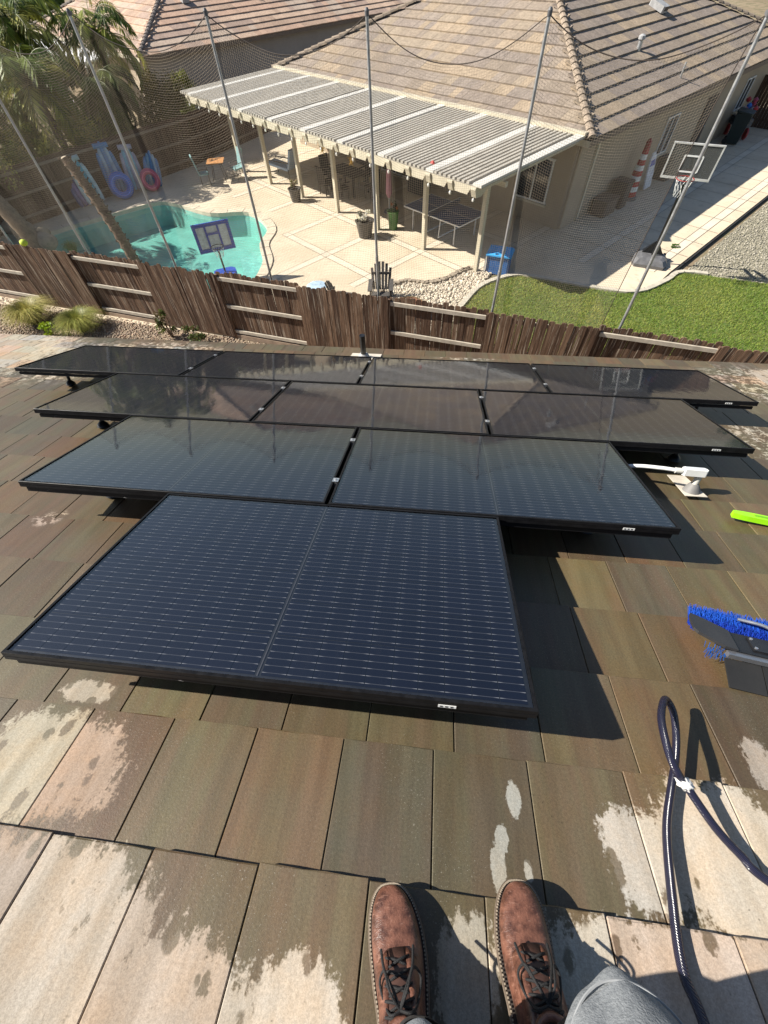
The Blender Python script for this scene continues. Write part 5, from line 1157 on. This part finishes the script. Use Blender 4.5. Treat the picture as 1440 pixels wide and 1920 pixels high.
# planters
def planter(p, r, h, mat, label, fol, n_=300, cols=G1, fh=.35, size=.05):
    t_ = thing('planter', p, label, 'planter', group='potted plants along the patio')
    MB().lathe([(r*.72, 0), (r*.9, h*.6), (r, h*.93), (r*1.08, h*.94), (r*1.08, h), (r*.92, h), (r*.9, h*.9)], 20).build('pot', mat, t_, smooth=True)
    MB().lathe([(r*.9, h*.86), (r*.5, h*.9)], 14).build('soil', M('potting_soil', (.05, .035, .025), .95), t_)
    if fol == 'leaf': leaf_crown(t_, (0, 0, h+fh*.7), (r*1.1, r*1.1, fh), n_, size, cols, LEAF, 10, 'foliage')
    else:
        mb = MB()
        for i in range(14):
            a = i*2.4; q = Vector((math.cos(a), math.sin(a), 0))*r*.9; mb.tube([(0, 0, h*.9), q*.5+Vector((0, 0, h+fh*.6)), q*1.2+Vector((0, 0, h+fh*random.uniform(.6, 1.2)))], [.012, .008, .002], 4)
        mb.build('twigs', M('dry_twig', (.22, .16, .09), .9), t_)
        leaf_crown(t_, (0, 0, h+fh*.4), (r*.8, r*.8, fh*.4), n_//2, size, cols, LEAF, 8, 'foliage')
potd = M('dark_glazed_pot', (.05, .045, .04), .35, 0, .2, 6)
planter(hp(-18.5, 12.05), .27, .48, potd, 'dark pot with thin dry stems beside the second patio post', 'twig', 200, [(.16, .16, .05)], .45)
planter(hp(-13.62, 11.75), .34, .56, potd, 'dark pot full of white flowers in front of the patio', 'leaf', 500, [(.75, .75, .72), (.6, .6, .6), (.05, .06, .04)], .22, .04)
planter(hp(-13.3, 12.95), .22, .62, M('green_glazed_pot', (.06, .16, .04), .35), 'green pot topped with orange clay beside a patio post', 'leaf', 120, [(.45, .20, .10), (.05, .07, .03)], .2, .05)

# table tennis
tt_ = thing('ping_pong_table', hp(-11.65, 14.05), 'blue ping pong table with white edges under the patio cover', 'table', (0, 0, HROT))
for s_ in (-1, 1):
    MB().box((s_*.688, 0, .75), (1.36, 1.5, .02)).build('table_half', M('table_blue', (.03, .075, .20), .35, 0, .08, 3), tt_)
    MB().box((s_*.688, -.765, .745), (1.37, .03, .035)).build('edge_rail', WHITE, tt_); MB().box((s_*.688, .765, .745), (1.37, .03, .035)).build('edge_rail', WHITE, tt_); MB().box((s_*1.385, 0, .745), (.03, 1.5, .035)).build('edge_rail', WHITE, tt_)
    for y in (-.6, .6): MB().tube([(s_*1.05, y, .73), (s_*1.05, y, 0)], .02, 8).build('leg', WHITE, tt_); MB().tube([(s_*.35, y, .73), (s_*.3, y, .1)], .018, 8).build('leg', WHITE, tt_)
    MB().bar((s_*.33, -.65, .1), (s_*.33, .65, .1), .04, .04).build('caster_bar', WHITE, tt_)
MB().box((0, 0, .76), (.006, 1.52, .012)).build('centre_gap', BLACK, tt_)
ntt = MB(); ntt.box((0, 0, .835), (.01, 1.75, .15)); ntt.build('net', M('table_net', (.04, .05, .08), .8), tt_); MB().box((0, 0, .912), (.014, 1.75, .012)).build('net_tape', WHITE, tt_)
MB().box((0, 0, .7625), (2.74, .018, .0015)).build('centre_line', WHITE, tt_)

# blue bin
bb_ = thing('toy_bin', hp(-8.25, 13.05), 'blue plastic storage bin with bright gabled lid by the corner post', 'storage bin', (0, 0, HROT+R(25)))
MB().box((0, 0, .28), (.75, .55, .56), ch=.04).build('body', M('blue_bin', (.02, .12, .36), .5, 0, .15, 6), bb_)
MB().add([(-.42, -.32, .56), (.42, -.32, .56), (.42, .32, .56), (-.42, .32, .56), (-.36, 0, .78), (.36, 0, .78), (-.42, -.32, .60), (.42, -.32, .60), (.42, .32, .60), (-.42, .32, .60)], [(6, 7, 5, 4), (8, 9, 4, 5), (7, 8, 5), (9, 6, 4), (0, 1, 7, 6), (1, 2, 8, 7), (2, 3, 9, 8), (3, 0, 6, 9), (3, 2, 1, 0)]).build('lid', M('bright_cyan_lid', (.03, .33, .72), .45), bb_)
MB().box((-.40, -.29, .3), (.05, .03, .5)).build('corner_trim', WHITE, bb_)

# lounge chair, dining set, grill under the cover
lc = thing('lounge_chair', hp(-21.2, 13.6), 'pale blue padded lounge chair under the patio cover', 'lounge chair', (0, 0, HROT+R(15)))
pad = M('pale_blue_cushion', (.32, .42, .56), .85, 0, .1, 8)
MB().box((-.35, 0, .42), (1.25, .6, .09), (0, R(6), 0), ch=.03).build('seat_pad', pad, lc); MB().box((.42, 0, .75), (.10, .6, .75), (0, R(18), 0), ch=.03).build('back_pad', pad, lc)
for x in (-.85, .3):
    for y in (-.27, .27): MB().tube([(x, y, 0), (x, y, .4)], .02, 6).build('leg', dkm, lc)
MB().bar((-.9, .3, .62), (.4, .3, .62), .05, .03).build('armrest', dkm, lc); MB().bar((-.9, -.3, .62), (.4, -.3, .62), .05, .03).build('armrest', dkm, lc)
dt = thing('dining_table', hp(-17.6, 14.4), 'dark outdoor dining table under the patio cover', 'table', (0, 0, HROT))
for i in range(9): MB().box((-.84+.21*i, 0, .73), (.2, 1.0, .03)).build('top_slat', DARKWOOD, dt)
for x in (-.8, .8):
    for y in (-.42, .42): MB().box((x, y, .36), (.07, .07, .72)).build('leg', DARKWOOD, dt)
def wicker(p, rz, label):
    c = thing('wicker_chair', p, label, 'chair', (0, 0, rz), 'dark chairs round the dining table')
    MB().box((0, 0, .42), (.52, .52, .08), ch=.05).build('seat', DARKWOOD, c); MB().box((0, .27, .72), (.52, .05, .62), (R(-8), 0, 0), ch=.02).build('backrest', DARKWOOD, c)
    for x in (-.22, .22):
        for y in (-.2, .22): MB().box((x, y, .2), (.04, .04, .4)).build('leg', DARKWOOD, c)
        MB().box((x*1.15, 0, .62), (.05, .5, .04)).build('armrest', DARKWOOD, c)
for k, (a, b, r_, lab) in enumerate(((-17.1, 13.55, 180, 'dark chair at the near right side of the dining table'), (-18.1, 13.5, 180, 'dark chair at the near left side of the dining table'), (-16.2, 14.5, -90, 'dark chair at the right end of the dining table'), (-19.0, 14.4, 90, 'dark chair at the left end of the dining table'), (-17.5, 15.3, 0, 'dark chair at the far side of the dining table'))):
    wicker(hp(a, b), HROT+R(r_), lab)
gl_ = thing('barbecue_grill', hp(-15.0, 16.2), 'black barbecue grill against the house wall under the cover', 'grill', (0, 0, HROT))
MB().box((0, 0, .45), (.9, .5, .8)).build('cabinet', BLACK, gl_); MB().tube([(-.45, 0, .9), (.45, 0, .9)], .26, 16).build('hood', M('satin_black', (.014, .014, .016), .3), gl_); MB().tube([(-.3, -.28, 1.0), (.3, -.28, 1.0)], .015, 8).build('handle', ALU, gl_)
for s_ in (-1, 1): MB().box((s_*.65, 0, .82), (.36, .42, .03)).build('side_shelf', STEEL, gl_)
pt_ = thing('pink_parasol', hp(-14.6, 14.0), 'pink folded parasol standing in the patio shade', 'parasol')
MB().lathe([(.05, .5), (.13, .65), (.10, 1.3), (.03, 1.6)], 14).build('canopy', M('dusty_pink', (.42, .2, .26), .8), pt_, smooth=True); MB().tube([(0, 0, 0), (0, 0, 1.68)], .02, 8).build('pole', WHITE, pt_); MB().lathe([(.22, 0), (.2, .06), (.03, .1)], 14).build('base', GREYPL, pt_)
# star ornaments and lantern
for k, (a, z, lab) in enumerate(((-16.1, 2.2, 'golden star ornament hanging left of the middle pole'), (-14.45, 2.15, 'golden star ornament hanging closest to the middle pole'))):
    s_ = thing('star_ornament', hp(a, 12.0, z), lab, 'ornament', (0, 0, HROT), 'golden stars hanging from the cover')
    for i in range(10):
        ph_ = i*math.pi/5; l_ = .25 if i % 2 == 0 else .16; d = Vector((math.sin(ph_), 0, math.cos(ph_))); n_ = d.cross(Vector((0, 1, 0)))*.035
        MB().add([n_, Vector((0, .03, 0)), -n_, Vector((0, -.03, 0)), d*l_], [(0, 1, 4), (1, 2, 4), (2, 3, 4), (3, 0, 4)]).build('ray', M('gold_paint', (.52, .30, .03), .4, .3), s_)
    MB().tube([(0, 0, .2), (0, 0, .33)], .004, 4).build('cord', BLACK, s_)
ln_ = thing('wall_mirror', hp(-16.9, 16.9, 1.5), 'brown oval mirror on the sunlit wall under the cover', 'mirror', (0, 0, HROT))
MB().tube([(.22*math.cos(a), 0, .38*math.sin(a)) for a in np.linspace(0, 6.283, 24, endpoint=False)], .04, 8, closed=True).build('frame', M('brown_frame', (.12, .06, .03), .5), ln_); MB().prism([(.21*math.cos(a), .37*math.sin(a)) for a in np.linspace(0, 6.283, 24, endpoint=False)], -.01, .0).build('glass', glassm, ln_, None, (R(90), 0, 0))

# right side of the house
tw = thing('striped_lighthouse', hp(-8.0, 21.6), 'red and white striped ornamental lighthouse by the side wall', 'ornament')
for i in range(9):
    z0 = .12+i*.17; r0, r1 = .26-.018*i, .26-.018*(i+1)
    MB().lathe([(r0, z0), (r1, z0+.17)], 18).build('stripe', M('red_stripe', (.34, .012, .018), .5) if i % 2 == 0 else M('white_stripe', (.7, .7, .68), .5), tw, smooth=True)
MB().lathe([(.32, 0), (.32, .08), (.27, .12)], 18).build('base', GREYPL, tw); MB().lathe([(.11, 1.65), (.09, 1.8), (.12, 1.82), (.02, 1.95)], 14).build('lantern', M('dark_red', (.25, .02, .02), .5), tw)
sb2 = thing('white_board', hp(-7.9, 23.0, 0), 'white bodyboard leaning on the side wall', 'board', (0, R(-12), HROT))
MB().prism([(-.28, 0), (.28, 0), (.30, .5), (.24, 1.0), (.1, 1.2), (-.1, 1.2), (-.24, 1.0), (-.3, .5)], -.03, .03).build('foam', M('white_foam', (.6, .62, .66), .5), sb2, (0, 0, .05), (R(90), 0, R(90)))
MB().prism([(-.2, .75), (.2, .75), (.18, .95), (-.18, .95)], .031, .036).build('blue_panel', blu, sb2, (0, 0, .05), (R(90), 0, R(90)))
for k, (a, b, w_, h_, c, lab) in enumerate(((-8.05, 19.6, .9, .55, (.10, .08, .065), 'brown storage chest against the shaded side wall'), (-8.0, 20.6, .5, .9, (.05, .045, .045), 'dark covered cart beside the brown storage chest'), (-8.0, 24.6, .6, .8, (.07, .06, .055), 'dark covered box past the white board'))):
    s_ = thing('storage_box', hp(a, b), lab, 'storage box', (0, 0, HROT)); m_ = M('box_%s' % ['brown', 'dark', 'umber'][k], c, .7)
    MB().box((0, 0, h_*.45), (.6, w_, h_*.9), ch=.05).build('body', m_, s_); MB().box((0, 0, h_*.94), (.66, w_+.06, h_*.08), ch=.05).build('lid', m_, s_)
wb = thing('wheeled_bin', hp(-7.6, 31.2), 'dark green wheeled trash bin by the far side wall', 'trash bin', (0, 0, HROT+R(10)))
gb = M('dark_green_bin', (.012, .022, .022), .5)
MB().add([(-.27, -.27, .06), (.27, -.27, .06), (.27, .27, .06), (-.27, .27, .06), (-.34, -.34, 1.15), (.34, -.34, 1.15), (.34, .34, 1.15), (-.34, .34, 1.15)], [(3, 2, 1, 0), (4, 5, 6, 7), (0, 1, 5, 4), (1, 2, 6, 5), (2, 3, 7, 6), (3, 0, 4, 7)]).build('body', gb, wb)
MB().box((0, 0, 1.19), (.74, .74, .07), (0, R(6), 0), ch=.06).build('lid', gb, wb)
for y in (-.25, .25): MB().tube([(-.3, y-.03, .12), (-.3, y+.03, .12)], .12, 14).build('wheel', BLACK, wb)
MB().box((.31, -.05, .95), (.004, .16, .05), (0, R(-3.5), 0)).build('mark', M('pale_mark', (.5, .5, .5), .6), wb)
bg_ = thing('toy_heap', hp(-7.9, 32.3), 'heap of red and blue toys on a cart beside the bin', 'toys')
for i in range(14):
    c = [(.45, .05, .05), (.04, .15, .5), (.55, .5, .45), (.35, .06, .10)][i % 4]
    MB().lathe([(.02, -.1), (.10, -.04), (.12, .03), (.03, .11)], 9, (random.uniform(-.3, .3), random.uniform(-.4, .4), .9+random.uniform(0, .45))).build('toy', M('toy_%s' % ['red', 'blue', 'white', 'crimson'][i % 4], c, .4), bg_, smooth=True)
MB().box((0, 0, .62), (.7, .9, .3)).build('crate', GREYPL, bg_)
for y in (-.4, .4):
    for x in (-.3, .3): MB().tube([(x-.03, y, .22), (x+.03, y, .22)], .22, 14).build('wheel', M('toy_red', (.45, .05, .05), .4), bg_)
dg = thing('dark_gate', hp(-6.6, 34.6), 'tall dark wooden side gate at the end of the path', 'gate', (0, 0, HROT))
for i in range(22): MB().box((-1.75+.16*i, 0, .95), (.15, .03, 1.9)).build('board', DW, dg)
for z in (.3, 1.6): MB().box((0, .035, z), (3.6, .04, .09)).build('rail', DW, dg)

# portable basketball hoop
bh = thing('portable_hoop', (7.25, 16.05, 0), 'portable basketball hoop with clear backboard on the concrete path', 'basketball hoop', (0, 0, R(-17.8)))
MB().add([(x*s_, y*s_*(.8 if y < 0 else 1), z) for z, s_ in ((.0, 1), (.1, 1.03), (.22, .82), (.26, .6)) for x, y in [(-.55, -.2), (-.45, -.5), (.45, -.5), (.55, -.2), (.5, .35), (.25, .6), (-.25, .6), (-.5, .35)]],
         [tuple(range(7, -1, -1)), tuple(range(24, 32))]+[(k*8+i, k*8+(i+1) % 8, (k+1)*8+(i+1) % 8, (k+1)*8+i) for k in range(3) for i in range(8)]).build('base', M('grey_base_plastic', (.115, .115, .12), .5, 0, .2, 6), bh)
MB().add([(-.38, .12, .2), (.38, .12, .2), (.30, .55, .2), (-.30, .55, .2), (-.05, .18, .62), (.05, .18, .62)], [(0, 1, 5, 4), (1, 2, 5), (2, 3, 4, 5), (3, 0, 4)]).build('wheel_cover', BLACK, bh)
for x in (-.42, .42): MB().tube([(x-.04, .45, .1), (x+.04, .45, .1)], .1, 12).build('wheel', BLACK, bh)
MB().tube([(0, .05, .2), (-.05, -.18, 1.6), (-.10, -.40, 2.75)], .034, 10).build('pole', BLACK, bh)
MB().bar((-.10, -.3, 2.5), (-.24, -1.05, 2.85), .06, .08).build('arm', BLACK, bh); MB().bar((-.10, -.42, 2.75), (-.24, -1.05, 3.15), .06, .08).build('arm', BLACK, bh)
acr = bpy.data.materials.new('smoked_acrylic'); t = NT(acr)
tp = t.n('ShaderNodeBsdfTransparent', {'Color': (.66, .68, .66, 1)}); gl = t.n('ShaderNodeBsdfGlossy', {'Roughness': .08, 'Color': (.7, .7, .7, 1)}); df = t.n('ShaderNodeBsdfDiffuse', {'Color': (.2, .2, .19, 1)})
m1_ = t.n('ShaderNodeMixShader', {0: .3, 1: tp.outputs[0], 2: df.outputs[0]}); m2_ = t.n('ShaderNodeMixShader', {0: .06, 1: m1_.outputs[0], 2: gl.outputs[0]}); t.t.links.new(m2_.outputs[0], t.out.inputs[0])
bx0, by0, bz0, bW, bH = -.22, -1.1, 3.05, 1.20, .74
MB().box((bx0, by0, bz0), (bW, .012, bH)).build('backboard', acr, bh)
fr_ = MB()
for x, z, w_, h_ in ((0, bH/2, bW+.04, .035), (0, -bH/2, bW+.04, .05), (-bW/2, 0, .035, bH), (bW/2, 0, .035, bH)): fr_.box((bx0+x, by0, bz0+z), (w_, .04+.002*(w_ > .1), h_))
fr_.build('board_frame', M('dull_white_frame', (.5, .5, .48), .5), bh)
fr_ = MB()
for x, z, w_, h_ in ((0, .12, .45, .035), (0, -.22, .45, .035), (-.225, -.05, .035, .34), (.225, -.05, .035, .34)): fr_.box((bx0+x, by0-.012, bz0+z), (w_, .006+.002*(w_ > .1), h_))
fr_.build('target_square', WHITE, bh)
for x in (-.2, .2): MB().box((bx0+x, by0+.03, bz0), (.03, .03, bH)).build('back_bar', BLACK, bh)
MB().tube([(bx0+.225*math.cos(a), by0-.27+.225*math.sin(a), bz0-.30) for a in np.linspace(0, 6.283, 26, endpoint=False)], .012, 6, closed=True).build('rim', M('red_rim', (.25, .03, .025), .5), bh)
nb = MB()
for i in range(12):
    a = i*math.pi/6; a2 = a+.5; nb.tube([(bx0+.22*math.cos(a), by0-.27+.22*math.sin(a), bz0-.3), (bx0+.16*math.cos(a2), by0-.27+.16*math.sin(a2), bz0-.5), (bx0+.12*math.cos(a), by0-.27+.12*math.sin(a), bz0-.7)], .007, 4)
nb.build('net', WHITE, bh)
